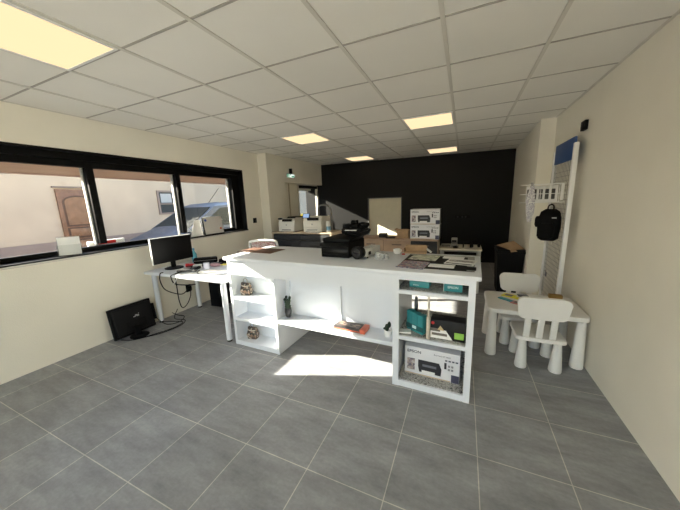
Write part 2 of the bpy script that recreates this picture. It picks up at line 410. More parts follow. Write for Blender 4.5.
wo = MB().box(-.02, .04, 1.86, 1.92, 1.28, 2.05).box(-.02, .04, 2.38, 2.44, 1.28, 2.05).box(-.02, .04, 1.92, 2.38, 1.28, 1.34).box(-.02, .04, 1.92, 2.38, 1.99, 2.05).box(-.02, .04, 1.92, 2.38, 1.6, 1.64).build('window_frame', pmat('brown_frame', (.26, .18, .14), .6), bd)
MB().box(.0, .012, 1.92, 2.38, 1.34, 1.99).build('pane', pmat('dark_pane', (.05, .05, .05), .4, spec=.1), wo)
MB().box(.012, .022, 1.97, 2.33, 1.66, 1.95).build('curtain', pmat('grey_curtain', (.42, .40, .38), .8), wo)
wo2 = MB().box(-.02, .05, 8.1, 8.75, .2, 2.3).build('shutter', pmat('dark_shutter', (.20, .14, .12), .7), bd)
wo3 = MB().box(-.02, .05, 6.6, 7.0, .8, 2.1).build('shutter', pmat('dark_shutter', (.20, .14, .12), .7), bd)

def car():
    c = thing('car', 'dark blue car parked in the street outside the window', 'car', (-5.82, 2.85, -.06), rz=-.17)
    blue = pmat('car_paint', (.018, .030, .055), .5, spec=.25, coat=.12, var=.02)
    cg = pmat('car_glass', (.030, .033, .032), .7, spec=.02, var=.02)
    # local: x across, y from the nose backwards, z up
    def ring(y, zb, zt, w, wt):
        pts = []
        for k, (fx, fz) in enumerate([(-.92, 0), (-1, .25), (-1, .62), (-wt, .94), (-wt*.7, 1), (0, 1.02), (wt*.7, 1), (wt, .94), (1, .62), (1, .25), (.92, 0)]):
            pts.append((fx*w, y, zb+(zt-zb)*fz))
        return pts
    st = [(.22, .32, .62, .62, .85), (.32, .24, .80, .76, .86), (.55, .22, .98, .84, .86), (.9, .22, 1.12, .86, .87), (1.15, .22, 1.18, .87, .9), (2.2, .22, 1.14, .88, .92), (3.4, .22, 1.16, .88, .92), (3.9, .26, 1.14, .84, .9), (4.1, .36, .95, .74, .86)]
    body = MB().loft([ring(*s) for s in st]).build('body', blue, c, angle=50)
    gh = MB()
    def gring(y, z, w): return [(-w, y, z), (-w*.55, y-.05*(z > 1.3), z+.02), (0, y-.08*(z > 1.3), z+.03), (w*.55, y-.05*(z > 1.3), z+.02), (w, y, z)]
    base = [(-.80, .98, 1.1), (.80, .98, 1.1), (.84, 2.5, 1.1), (.80, 4.0, 1.1), (-.80, 4.0, 1.1), (-.84, 2.5, 1.1)]
    mid = [(-.66, 1.66, 1.56), (.66, 1.66, 1.56), (.70, 2.5, 1.60), (.64, 3.55, 1.54), (-.64, 3.55, 1.54), (-.70, 2.5, 1.60)]
    top = [(-.52, 1.82, 1.62), (.52, 1.82, 1.62), (.56, 2.5, 1.66), (.50, 3.4, 1.60), (-.50, 3.4, 1.60), (-.56, 2.5, 1.66)]
    gh.loft([base, mid, top]); roof = gh.build('cabin', blue, c, angle=40)
    def on(a, b, u): return Vector(a)*(1-u)+Vector(b)*u
    ws = MB(); a, b, cc, d = [Vector(p) for p in (base[0], base[1], mid[1], mid[0])]
    def q(u, v): return (a*(1-u)+b*u)*(1-v)+(d*(1-u)+cc*u)*v
    ws.plate([q(.06, .08), q(.94, .08), q(.93, .95), q(.07, .95)], .012); ws.build('windscreen', cg, c)
    for sgn in (0, 1):
        i, j = ((1, 2) if sgn == 0 else (0, 5))
        for (u0, u1, k0, k1) in ((.10, .95, i, j), (.05, .85, j, (3 if sgn == 0 else 4))):
            A, B, C2, D = Vector(base[k0]), Vector(base[k1]), Vector(mid[k1]), Vector(mid[k0])
            def q2(u, v): return (A*(1-u)+B*u)*(1-v)+(D*(1-u)+C2*u)*v
            P = [q2(u0, .12), q2(u1, .12), q2(u1, .90), q2(u0+(.12 if k0 == i else 0), .90)]
            if sgn == 1: P = P[::-1]
            MB().plate(P, .012).build('side_window', cg, c)
    for sx in (-1, 1):
        for y in (.82, 3.25):
            w = MB().cyl((sx*.70, y, .31), (sx*.885, y, .31), .31, seg=28).build('wheel', pmat('tyre', (.02, .02, .02), .8), c)
            MB().cyl((sx*.88, y, .31), (sx*.90, y, .31), .19, seg=20).build('hub', CHROME, w)
        MB().sphere((sx*.95, 1.30, 1.14), (.10, .07, .075), 12).build('mirror', blue, c)
        MB().sphere((sx*.62, .34, .72), (.15, .10, .09), 12).build('headlight', CLEAR, c)
    MB().tube([(0, 1.95, 1.64), (.0, 2.25, 1.98)], .006, smooth=False).build('antenna', BLACKM, c)
    return c
car()
tag(MB().box(-6.3, -5.7, 9.8, 10.6, 0, 1.05, bev=.06).build('yellow_object', pmat('yellow_plastic', (.75, .50, .04), .5)), 'yellow object outside, seen low through the glass street door', 'bin')  # unidentified yellow object, built as a plain box

# ------------------------------------------------------------------ reception counter
CT = thing('reception_counter', 'long white reception counter with open shelves in the middle of the room', 'counter', (-2.24, 2.083, 0), rz=-.0312)
HT, UT = .985, .953            # top and underside of the worktop
LW, RW0, LEN = .60, 1.765, 2.345
tp = MB().box(-.025, LEN+.03, -.028, .72, UT, HT, bev=.006).build('worktop', WHITE, CT)
ul = MB()
ul.box(0, .03, .02, .62, 0, UT).box(0, .03, -.0, .02, 0, .80)
ul.box(LW-.03, LW, .02, .62, 0, UT).box(LW-.03, LW, 0, .02, 0, .80)
ul.box(.03, LW-.03, .19, .205, 0, UT)
un = ul.build('shelf_unit', WHITE, CT)
for z0_, z1_ in ((.0, .05), (.285, .315), (.525, .555)):
    MB().box(.03, LW-.03, .002, .19, z0_, z1_).build('shelf', WHITE, un)
MB().box(LW, RW0, .0, .20, .34, .375, bev=.002).build('knee_shelf', WHITE, CT)
kb = MB().box(LW, 1.19, .20, .215, .34, .93).box(1.205, RW0, .20, .215, .34, .93)
kb.build('knee_back_panel', WHITE, CT)
for xb in (1.18, LW): MB().box(xb, xb+.045, .182, .205, .375, .94).build('batten', WHITE, CT)
ur = MB()
ud = ur.box(RW0, RW0+.03, .02, .62, 0, UT).box(RW0, RW0+.05, 0, .02, 0, .80).build('display_unit', WHITE, CT)
MB().box(LEN-.03, LEN, .02, .62, 0, UT).box(LEN-.045, LEN, 0, .02, 0, .80).build('side_panel', WHITE, ud)
MB().box(.0, RW0, .0, .02, .80, UT-.006).build('front_apron', WHITE, CT)
MB().box(RW0, LEN, .0, .02, .91, UT).box(RW0, RW0+.05, 0, .02, .8, .91).box(LEN-.045, LEN, 0, .02, .8, .91).build('display_rail', WHITE, CT)
for z0_, z1_ in ((0, .05), (.415, .447), (.797, .827)):
    s = MB().box(RW0+.03, LEN-.03, .004, .60, z0_, z1_).build('shelf', WHITE, ud)
    MB().box(RW0+.032, LEN-.032, .022, .595, z1_, z1_+.003).build('shelf_lining', NEWS, ud)
MB().box(RW0+.03, LEN-.03, .60, .615, .797, UT).build('back_board', WHITE, ud)
MB().box(RW0+.03, LEN-.03, .32, .33, .05, .415).build('back_board', NEWS, ud)

def cw(x, y, z=0):            # counter coordinates -> world
    return CT.matrix_basis @ Vector((x, y, z))
CT.rotation_mode = 'XYZ'
Mct = Matrix.Translation((-2.24, 2.083, 0)) @ Matrix.Rotation(-.0312, 4, 'Z')
def cw(x, y, z=0): return Mct @ Vector((x, y, z))

# --- things on the worktop
mt = tag(MB().box(-.24, .24, -.135, .135, 0, .004, bev=.0015).build('desk_mat', pmat('brown_leather', (.12, .058, .036), .6, var=.08, scale=30), loc=(-2.11, 2.48, HT), rot=(0, 0, -.03)), 'brown leather mat lying on the left end of the white counter', 'mat')
pr = thing('printer', 'black printer on the white counter behind the apron', 'printer', (-1.10, 2.545, HT), rz=-.02)
MB().prism([(-.145, 0), (.145, 0), (.145, .13), (.138, .14), (-.138, .14), (-.145, .13)], 'y', -.21, .21).build('body', BLACKP, pr)
MB().box(-.145, .145, -.19, .21, .142, .178, bev=.012).build('scanner_lid', BLACKP, pr)
MB().box(-.13, .13, -.216, -.208, .03, .08, bev=.002).build('paper_slot', pmat('black_gloss', (.004, .004, .004), .3, spec=.2), pr)
MB().prism([(-.21, .10), (-.235, .105), (-.21, .14)], 'x', -.15, .15).build('control_panel', pmat('black_gloss', (.004, .004, .004), .3, spec=.2), pr)
MB().box(-.12, .12, -.222, -.21, .022, .030, bev=.002).build('paper_tray', BLACKP, pr)
cb = thing('cable_bundle', 'tangle of black cables and plugs heaped on the black printer', 'cable', (-1.0, 2.64, HT+.180))
cb.scale = (1.0, 1.05, 1.35)
tm = MB()
for k in range(7):
    a = random.uniform(0, 2*PI); pts = []
    for j in range(9):
        th = a+j*.8; rr = .085+.03*math.sin(3*th+k)
        pts.append((rr*1.35*math.cos(th), rr*.9*math.sin(th), .012+.008*k+.012*math.sin(2*th+k)))
    tm.tube([(x*.92, y*1.1, z*1.15) for x, y, z in pts], .013, seg=7)
tm.build('cord', BLACKP, cb)
for (x, y, z, rz) in ((-.07, -.08, .075, .3), (.03, -.09, .07, -.2), (.10, -.03, .07, .8), (-.02, .02, .095, 0)):
    MB().box(-.035, .035, -.022, .022, -.016, .016, bev=.005).build('plug', BLACKP, cb, (x, y, z), (0, 0, rz))
MB().box(-.06, .06, -.004, .004, -.003, .003).build('terminal_strip', LGREY, cb, (-.01, -.115, .045), (0, 0, .05))

pj = thing('projector', 'light grey boxy device with a black round end beside the black printer on the counter', 'device', (-.825, 2.45, HT), rz=-.16)
MB().box(-.05, .05, -.10, .20, .012, .085, bev=.008).build('body', LGREY, pj)
MB().cyl((-.012, -.165, .062), (-.012, -.10, .058), .060, .056, seg=28).build('lens_housing', BLACKP, pj)
MB().cyl((-.012, -.172, .062), (-.012, -.16, .062), .040, .044, seg=24).build('lens', pmat('lens_glass', (.01, .01, .015), .05), pj)
MB().box(.045, .058, -.06, -.02, .03, .06, bev=.003).build('connector', BLACKP, pj)
for k in range(3): MB().box(-.04, .04, -.02+.05*k, .0+.05*k, .085, .088).build('vent', pmat('vent_grey', (.3, .3, .29), .5), pj)
for (x, y) in ((-.04, -.06), (.04, -.06), (-.04, .17), (.04, .17)): MB().cyl((x, y, 0), (x, y, .014), .008, seg=10).build('foot', BLACKP, pj)
MB().cyl((-.012, -.132, 0), (-.012, -.132, .012), .014, seg=10).build('foot', BLACKP, pj)

ck = thing('glass_ornament', 'small clear cut glass ornament in front of the grey device on the counter', 'ornament', (-.655, 2.37, HT))
cl = MB()
for (x, y, s) in ((-.035, 0, .04), (.005, -.01, .034), (.04, .012, .03)):
    cl.lathe([(s*.6, 0), (s*.9, s*.5), (s*.5, s*1.1), (s*.75, s*1.5), (s*.3, s*1.7)], (x, y, 0), seg=7)
cl.build('facets', pmat('pale_crystal', (.80, .80, .78), .12, spec=.8, trans=.45), ck, angle=5)
MB().lathe([(.018, .002), (.022, .03), (.012, .032)], (.005, -.01, 0), seg=10).build('inlay', pmat('ornament_inlay', (.28, .22, .16), .4, var=.3, scale=80), ck)
cu = thing('cup', 'small white cup near the far edge of the counter beside the cardboard tray', 'cup', (-.58, 2.655, HT))
MB().lathe([(.022, 0), (.032, .006), (.036, .035), (.034, .048), (.029, .048), (.031, .034), (.025, .01), (.0, .008)], seg=24).build('bowl', PAPER, cu)
MB().tube([(.026, .022, .036), (.034, .034, .036), (.036, .036, .022), (.026, .022, .016)], .004).build('handle', PAPER, cu)
cbx = thing('cardboard_box', 'low open cardboard box with its flaps out on the far edge of the counter', 'box', (-.415, 2.74, HT), rz=.05)
cbx.scale = (.82, .82, .9)
t_ = .004
MB().box(-.13, .13, -.06, .06, 0, t_).box(-.13, .13, .056, .06, t_, .062).box(-.13, .13, -.06, -.056, t_, .018).box(-.13, -.126, -.056, .056, t_, .05).box(.126, .13, -.056, .056, t_, .05).build('tray', CARD, cbx)
MB().plate([(.13, -.05, .0502), (.13, .055, .0502), (.19, .03, .012), (.175, -.035, .012)], .003).build('flap', PAPER, cbx)
MB().plate([(-.13, .06, .062), (.13, .06, .062), (.115, .085, .075), (-.115, .085, .075)], .003).build('flap', CARD, cbx)
tag(MB().lathe([(.016, 0), (.018, .006), (.008, .011)], (0, 0, 0), 16).build('bottle_cap', pmat('red_plastic', (.55, .02, .02), .4), loc=(-.51, 2.625, HT)), 'red bottle cap on the counter in front of the cardboard tray', 'cap')

tr = thing('counter_mat', 'dark framed display mat under the brochures on the right end of the counter', 'mat', (-.165, 2.385, HT), rz=-.03)
MB().box(-.29, .265, -.27, .27, 0, .003).build('dark_sheet', pmat('dark_sheet', (.012, .013, .012), .6, spec=.15, var=.1), tr)
MB().box(.213, .263, -.268, .268, .003, .004).box(-.28, .213, .225, .268, .003, .004).build('border', pmat('grey_border', (.28, .29, .26), .4), tr)
MAGA = pattern_mat('magazine_cover_print', [(.10, .11, .20), (.55, .52, .55), (.05, .05, .07), (.45, .12, .14), (.20, .22, .40), (.65, .6, .55)], 60, 'voronoi', .35, (1, 2.2, 1))
MAGB = pattern_mat('catalogue_print', [(.60, .62, .50), (.45, .50, .36), (.72, .72, .64), (.30, .33, .25)], 30, 'voronoi', .35)
MAGC = pattern_mat('car_brochure_print', [(.55, .53, .50), (.12, .10, .09), (.70, .68, .66)], 16, 'noise', .3, (.6, 3, 1))
def leaflet(label, x, y, w, h, rz, mat, z, name='brochure', th=.004, extra=None):
    t = thing(name, label, 'brochure', (x, y, HT+z), rz=rz, group='brochures on the counter')
    MB().box(-w/2, w/2, -h/2, h/2, 0, th).build('cover', mat, t)
    if extra:
        for (a, b, c_, d, m) in extra: MB().box(a, b, c_, d, th, th+.0008).build('print', m, t)
    return t
leaflet('colourful blue and red magazine at the front left of the brochures on the counter', -.350, 2.205, .21, .25, -.10, MAGA, .0042)
leaflet('pale green catalogue behind the colourful magazine on the counter', -.30, 2.50, .23, .20, -.12, MAGB, .0042)
leaflet('white leaflet at the front edge between magazine and grey brochure', -.135, 2.215, .19, .10, -.06, PAPER, .0042)
leaflet('grey and white brochure with dark photographs right of the leaflets', .00, 2.37, .215, .20, -.20, PAPER, .0092, extra=[(-.095, .095, -.01, .055, MAGC), (-.095, .095, -.092, -.07, BLACKP)])
leaflet('white sheet at the back of the brochures on the dark mat', -.06, 2.555, .17, .09, -.1, PAPER, .0042)
leaflet('black brochure at the front right edge of the dark mat', .03, 2.185, .15, .09, -.05, BLACKP, .0042)

# --- things in the counter's shelves
BAGP = pattern_mat('gift_bag_print', [(.24, .15, .10), (.04, .035, .03), (.40, .34, .28), (.10, .07, .05), (.05, .04, .035)], 55, 'voronoi', .6)
def gift_bag(label, x, z):
    w = cw(x, .10, z)
    t = thing('gift_bag', label, 'bag', w, rz=.15, group='gift bags in the left shelves')
    MB().loft([[(-.05, -.028, 0), (.05, -.028, 0), (.05, .028, 0), (-.05, .028, 0)], [(-.058, -.036, .05), (.056, -.036, .05), (.056, .036, .05), (-.058, .036, .05)],
               [(-.045, -.024, .105), (.045, -.024, .105), (.045, .024, .105), (-.045, .024, .105)], [(-.05, -.012, .135), (.048, -.012, .128), (.048, .012, .128), (-.05, .012, .135)]]).build('sack', BAGP, t, angle=60)
    MB().tube([(-.02, 0, .125), (-.024, 0, .165), (-.002, 0, .178), (.018, 0, .162), (.016, 0, .125)], .003, seg=6).build('handle', pmat('bag_cord', (.4, .33, .25), .7), t)
    MB().tube([(-.046, -.02, .104), (0, -.03, .1), (.046, -.02, .104)], .005, seg=6).build('tie', pmat('bag_tie', (.62, .55, .45), .7), t)
gift_bag('small patterned gift bag on the top shelf of the counter left end', .135, .5555)
gift_bag('small patterned gift bag on the bottom shelf of the counter left end', .165, .0505)
w = cw(.535, .10, .5555)
gg = thing('figurine', 'small yellow green figurine at the right of the top shelf in the counter left end', 'figurine', w)
MB().lathe([(.02, 0), (.026, .02), (.02, .06), (.012, .075)], seg=16).build('body', pmat('lime', (.62, .66, .16), .5), gg)
MB().sphere((0, 0, .09), (.02, .02, .022), 14).build('head', pmat('lime', (.62, .66, .16), .5), gg)

pt = thing('succulent', 'dark spiky plant in a slim dark vase on the left of the middle shelf', 'plant', (-1.575, 2.175, .375))
MB().lathe([(.022, 0), (.030, .015), (.036, .06), (.033, .095), (.029, .095), (.030, .06), (.0, .05)], seg=20).build('vase', pmat('dark_vase', (.03, .03, .032), .2), pt)
lf = MB()
for k in range(5):
    a = k*1.3; x, y = .014*math.cos(a), .014*math.sin(a); h = .10+.05*random.random()
    prev = .09
    for j in range(5):
        zz = .09+j*.026*(h/.11)
        lf.sphere((x*(1+j*.18)+.004*math.sin(j*2+k), y*(1+j*.18), zz), (.013, .013, .016), 8)
lf.build('stem', pmat('dark_green', (.012, .03, .014), .6, var=.3, scale=60), pt)

tn = thing('toner_carton', 'black and orange toner carton lying on the middle shelf', 'carton', cw(1.36, .105, .375), rz=-.05)
MB().box(-.15, .13, -.062, .062, 0, .035, bev=.003).build('box', pmat('dark_print', (.035, .03, .03), .35, var=.3, scale=20), tn)
MB().box(.105, .152, -.064, .064, -.0, .038, bev=.003).build('end_cap', pmat('orange_red', (.55, .12, .06), .4), tn)
MB().box(-.13, .09, -.045, .045, .035, .0365).build('top_print', pattern_mat('carton_print', [(.16, .12, .10), (.05, .04, .04), (.35, .25, .20), (.08, .06, .05)], 25, 'voronoi', .4, (1, 4, 1)), tn)
MB().box(-.145, .10, -.0640, -.0622, .008, .018).build('orange_band', pmat('orange_red', (.55, .12, .06), .4), tn)

ca = thing('cactus', 'small cactus in a white pot at the right end of the middle shelf', 'plant', cw(1.70, .095, .375))
MB().lathe([(.026, 0), (.028, .004), (.034, .052), (.035, .058), (.030, .058), (.029, .045), (0, .044)], seg=24).build('pot', PAPER, ca)
MB().sphere((-.008, 0, .075), (.018, .016, .034), 14).sphere((.012, 0, .105), (.015, .013, .028), 12).sphere((-.022, .0, .064), (.018, .012, .012), 10).build('stem', pmat('dark_green', (.012, .03, .014), .6, var=.3, scale=60), ca)

# teal cartons
def teal_box(label, x, y, z, w, d, h, rz, word=None, win=True):
    t = thing('ink_carton', label, 'carton', cw(x, y, z), rz=rz, group='teal cartons in the display shelves')
    MB().box(-w/2, w/2, -d/2, d/2, 0, h, bev=.002).build('box', TEAL, t)
    if word: text(word, h*.30, pmat('pale_ink', (.62, .80, .80), .5), t, face_M(-w*.30, -d/2-.0006, h*.30), bold=.0004)
    return t
teal_box('low teal carton at the left of the display unit top shelf', RW0+.185, .155, .830, .15, .12, .048, -.05, 'EPSON')
tb = teal_box('teal carton with a grey flap at the right of the display unit top shelf', RW0+.43, .135, .830, .125, .12, .080, -.03, 'EPSON')
MB().box(-.066, -.0625, -.06, .0, 0, .085).build('flap', PAPER, tb)
mb = thing('ink_multipack', 'tall teal pack of three ink bottles on the display unit middle shelf', 'carton', cw(RW0+.165, .125, .4505), rz=-.55, group='teal cartons in the display shelves')
for k in range(3):
    MB().box(-.08+.054*k, -.028+.054*k, -.025, .025, 0, .165-.004*k, bev=.003).build('panel', TEAL, mb)
MB().box(-.085, .087, -.027, -.0255, .02, .06).build('dark_print', pmat('dark_teal', (.015, .09, .10), .45), mb)
MB().box(-.02, .02, -.0285, -.027, .03, .055).build('badge', pmat('pale_ink', (.62, .80, .80), .5), mb)
fg = thing('statuette', 'thin grey statuette standing behind the tall teal pack', 'statuette', cw(RW0+.135, .27, .4505))
MB().lathe([(.022, 0), (.012, .02), (.012, .12), (.018, .165), (.014, .20), (.008, .212)], seg=14).sphere((0, 0, .228), (.013, .013, .018), 12).build('figure', pmat('statue_grey', (.16, .16, .15), .5), fg)
pk = thing('roll_tube', 'upright pale tube standing in the middle of the display unit shelf', 'tube', cw(RW0+.270, .03, .4505))
MB().cyl((0, 0, 0), (0, 0, .175), .0145, seg=18).build('tube', pmat('beige_tube', (.55, .50, .42), .5, var=.1, scale=50), pk)
MB().cyl((0, 0, .175), (0, 0, .345), .008, seg=14).build('rod', pmat('beige_tube', (.55, .50, .42), .5), pk)
bx = thing('printer_carton', 'black carton with a white and green corner on the display unit middle shelf', 'carton', cw(RW0+.405, .115, .4505), rz=-.03)
MB().box(-.123, .123, -.06, .06, 0, .15, bev=.002).build('box', pmat('black_card', (.010, .010, .011), .45, spec=.25, var=.2, scale=15), bx)
yy = -.0608
MB().plate([(-.121, yy, .004), (.04, yy, .004), (-.01, yy, .075), (-.121, yy, .085)], .0006).build('white_corner', PAPER, bx)
MB().box(.05, .115, yy-.0006, yy, .02, .07).build('green_label', pmat('green_label', (.28, .55, .08), .5), bx)
MB().box(-.122, -.05, yy-.0015, yy-.0008, .06, .085).box(-.11, .0, yy-.0015, yy-.0008, .028, .048).build('dark_print', pmat('dark_print2', (.15, .13, .11), .4), bx)
MB().plate([(-.07, yy-.001, .075), (-.02, yy-.001, .072), (-.05, yy-.001, .11)], .0006).build('star_print', pmat('gold_print', (.55, .42, .22), .4), bx)
MB().cyl((-.105, yy, .125), (-.105, yy-.0008, .125), .012, seg=16).build('red_dot', pmat('red_plastic', (.55, .02, .02), .4), bx)
lc = thing('leaflet', 'small white leaflet lying at the front left of the display unit middle shelf', 'leaflet', cw(RW0+.085, .075, .4505), rz=.2)
MB().box(-.045, .045, -.03, .03, 0, .012).build('sheet', PAPER, lc)

# boxed printers
def epson_box(label, loc, rz, w=.45, d=.32, h=.238):
    t = thing('printer_carton', label, 'carton', loc, rz=rz, group='boxed printers')
    MB().box(-w/2, w/2, -d/2, d/2, 0, h, bev=.003).build('box', pmat('carton_white', (.74, .74, .76), .5, var=.02), t)
    y = -d/2-.0008
    MB().box(w/2-.06, w/2-.002, y, -d/2+.001, .003, h*.28).build('dark_corner', pmat('carton_dark', (.05, .05, .09), .5), t)
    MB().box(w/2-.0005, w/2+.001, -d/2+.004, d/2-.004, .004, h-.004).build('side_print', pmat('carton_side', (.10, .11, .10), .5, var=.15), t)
    MB().box(-w/2+.004, w/2-.065, y, -d/2+.001, .003, .012).build('tan_band', pmat('carton_tan', (.52, .40, .26), .5), t)
    ink = pmat('carton_ink', (.06, .07, .10), .5)
    text('EPSON', .034, ink, t, face_M(-w/2+.02, y, h-.052), bold=.0006, wide=1.1)
    text('EcoTank ET-2820', .016, ink, t, face_M(w/2-.195, y, h-.042), wide=1.1)
    # picture of the printer
    p = MB(); px0, px1, pz0, pz1 = -w*.24, w*.19, .035, .145
    p.prism([(px0+.01, pz0), (px1-.005, pz0), (px1, pz0+.06), (px1-.02, pz1), (px0, pz1), (px0, pz0+.05)], 'y', y-.0006, y)
    p.build('printer_picture', pmat('picture_black', (.02, .02, .025), .4), t)
    MB().box(px0+.03, px1-.05, y-.0014, y-.0006, pz0-.005, pz0+.02).build('paper_picture', PAPER, t)
    MB().box(px0+.035, px1-.04, y-.0014, y-.0006, pz0+.055, pz0+.075).build('screen_picture', pmat('picture_grey', (.16, .17, .20), .4), t)
    q = pattern_mat('ink_bottle_picture', [(.30, .24, .26), (.55, .50, .48), (.15, .13, .17), (.42, .34, .30)], 60, 'voronoi', .5) if 'ink_bottle_picture' not in MATS else MATS['ink_bottle_picture']
    MATS['ink_bottle_picture'] = q
    MB().box(-w/2+.022, -w/2+.085, y-.0006, y, .04, .145).build('bottle_picture', q, t)
    MB().box(w*.235, w*.275, y-.0006, y, .11, .165).build('bottle_picture', pmat('picture_black', (.02, .02, .025), .4), t)
    for k in range(4): MB().box(w*.245+.026*k, w*.245+.018+.026*k, y-.0006, y, .178, .190).build('icon', ink, t)
    for k in range(4):
        for j in range(2): MB().box(w*.30+.024*(k % 2), w*.30+.016+.024*(k % 2), y-.0006, y, .10+.03*j, .118+.03*j).build('icon', pmat('picture_grey2', (.30, .30, .32), .5), t)
    return t
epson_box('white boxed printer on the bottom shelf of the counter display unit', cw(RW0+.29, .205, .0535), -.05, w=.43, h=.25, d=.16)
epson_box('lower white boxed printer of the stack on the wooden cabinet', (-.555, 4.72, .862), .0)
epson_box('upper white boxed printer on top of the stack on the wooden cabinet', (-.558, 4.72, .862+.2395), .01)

# ------------------------------------------------------------------ desk by the window
dk = thing('desk', 'white desk with tapered round legs under the street window', 'desk', (-2.985, 2.415, 0))
MB().box(-.64, .70, -.37, .37, .695, .73, bev=.004).build('tabletop', WHITE, dk)
for (x, y) in ((-.66, -.24), (.63, -.31), (-.62, .33), (.63, .33)):
    l = MB().cyl((x, y, .02), (x, y, .695), .030, .030, seg=20).build('leg', WHITE, dk)
    MB().cyl((x, y, 0), (x, y, .022), .027, seg=18).build('foot', BLACKP, l)
ZD = .73
ang = math.atan2(.25, .37)
mo = thing('monitor', 'black computer monitor standing on the white desk', 'monitor', (-3.40, 2.31, ZD), rz=1.52)
MB().box(-.262, .262, -.012, .018, .095, .412, bev=.005).build('bezel', BLACKP, mo)
MB().box(-.252, .252, -.0135, -.012, .108, .404).build('screen', pmat('screen_black', (.004, .004, .0045), .3, spec=.12), mo)
MB().box(-.11, .11, .018, .045, .18, .36, bev=.012).build('back_housing', BLACKP, mo)
MB().box(-.03, .03, .02, .04, .01, .25, bev=.004).build('stand_neck', BLACKP, mo)
MB().lathe([(.11, 0), (.11, .008), (.09, .014), (.03, .016)], (0, .02, 0), 28).build('stand_base', BLACKP, mo)
MB().box(-.265, -.261, -.014, .016, .095, .412).box(-.262, .262, -.014, .016, .412, .415).build('edge_trim', pmat('silver_edge', (.6, .6, .6), .35), mo)
kb_ = thing('keyboard', 'black keyboard on the desk right of the monitor stand', 'keyboard', (-3.10, 2.555, ZD), rz=.75)
MB().box(-.19, .19, -.065, .065, 0, .016, bev=.004).build('case', BLACKP, kb_)
km = MB()
for r_ in range(5):
    for k in range(15): km.box(-.178+.0238*k, -.158+.0238*k, -.055+.022*r_, -.037+.022*r_, .016, .020)
km.build('keys', pmat('key_black', (.03, .03, .032), .5), kb_)
ph = thing('desk_phone', 'dark grey telephone handset lying at the front of the desk', 'phone', (-3.02, 2.19, ZD), rz=.50)
MB().tube([(-.10, 0, .02), (-.05, 0, .028), (.05, 0, .028), (.10, 0, .02)], .019, seg=12).build('grip', pmat('phone_grey', (.06, .06, .062), .45), ph)
for q_ in (-.09, .09): MB().sphere((q_, 0, .02), (.03, .027, .02), 14).build('ear_piece', pmat('phone_grey', (.06, .06, .062), .45), ph)
ca2 = thing('card_reader', 'small black card terminal with a white frame beside the telephone', 'terminal', (-3.06, 2.345, ZD), rz=.5)
MB().box(-.045, .045, -.07, .07, 0, .035, bev=.008).build('body', BLACKP, ca2)
MB().box(-.05, .05, .04, .075, .0, .05, bev=.004).build('printer_head', PAPER, ca2)
MB().box(-.03, .03, -.055, .0, .035, .038).build('keypad', pmat('key_grey', (.2, .2, .2), .5), ca2)
rl = tag(MB().cyl((0, 0, 0), (0, 0, .075), .036, seg=24).build('paper_roll', pmat('lilac_paper', (.68, .68, .78), .7), loc=(-2.945, 2.41, ZD)), 'pale lilac paper roll standing on the desk', 'paper roll')
sn = tag(MB().box(-.038, .038, -.038, .038, 0, .008).build('sticky_note', pmat('yellow_paper', (.85, .75, .15), .7), loc=(-2.90, 2.65, ZD), rot=(0, 0, .3)), 'pad of yellow sticky notes lying on the white desk', 'notes')
rd = thing('stapler', 'red stapler on the desk beneath the monitor', 'stapler', (-3.265, 2.43, ZD), rz=.75)
MB().box(-.06, .06, -.016, .016, 0, .012, bev=.003).build('base', BLACKP, rd)
MB().prism([(-.06, .013), (.062, .013), (.05, .032), (-.055, .045)], 'y', -.014, .014).build('arm', pmat('red_plastic', (.55, .02, .02), .4), rd)
sp_ = thing('spray_bottle', 'translucent blue bottle standing behind the desk monitor', 'bottle', (-3.47, 2.66, ZD))
MB().lathe([(.03, 0), (.034, .005), (.034, .11), (.02, .145), (.012, .16), (.012, .175)], seg=20).build('body', pmat('blue_clear', (.10, .42, .55), .25, trans=.3), sp_)
MB().cyl((0, 0, .175), (0, 0, .20), .014, seg=16).build('cap', pmat('blue_cap', (.05, .25, .45), .4), sp_)
for (lb, x, y, w_, h_, rz, z) in (('loose white sheets on the desk between the monitor and counter', -2.72, 2.30, .24, .20, .1, 0), ('white notebook on the desk behind the monitor', -3.54, 2.38, .20, .11, 1.52, 0)):
    t = thing('paper_stack', lb, 'papers', (x, y, ZD), rz=rz)
    MB().box(-w_/2, w_/2, -h_/2, h_/2, 0, .006).build('sheets', PAPER, t)
bk = thing('document_tray', 'black flat case at the back edge of the white desk', 'case', (-2.87, 2.735, ZD), rz=.0)
MB().box(-.17, .17, -.05, .05, 0, .06, bev=.010).build('case', BLACKF, bk)
MB().tube([(-.05, -.05, .02), (-.04, -.075, .02), (.04, -.075, .02), (.05, -.05, .02)], .005).build('handle', BLACKP, bk)
pu = thing('purse', 'small dusty pink pouch among the clutter on the desk', 'pouch', (-2.93, 2.53, ZD), rz=.2)
MB().sphere((0, 0, .025), (.075, .04, .025), 18).build('pouch', pmat('pink_cloth', (.42, .25, .28), .7, var=.2, scale=40), pu)
MB().tube([(-.06, 0, .045), (0, 0, .052), (.06, 0, .045)], .003).build('zip', CHROME, pu)
lb_ = thing('soft_case', 'black zipped soft case on the desk behind the keyboard', 'case', (-3.235, 2.645, ZD), rz=.75)
MB().box(-.15, .15, -.045, .045, 0, .085, bev=.022, seg=3).build('case', BLACKF, lb_)
MB().tube([(-.14, -.046, .05), (0, -.048, .05), (.14, -.046, .05)], .003, seg=6).build('zip', CHROME, lb_)
dc = thing('cable', 'black cables hanging from the desk down to the floor sockets', 'cable', (0, 0, 0))
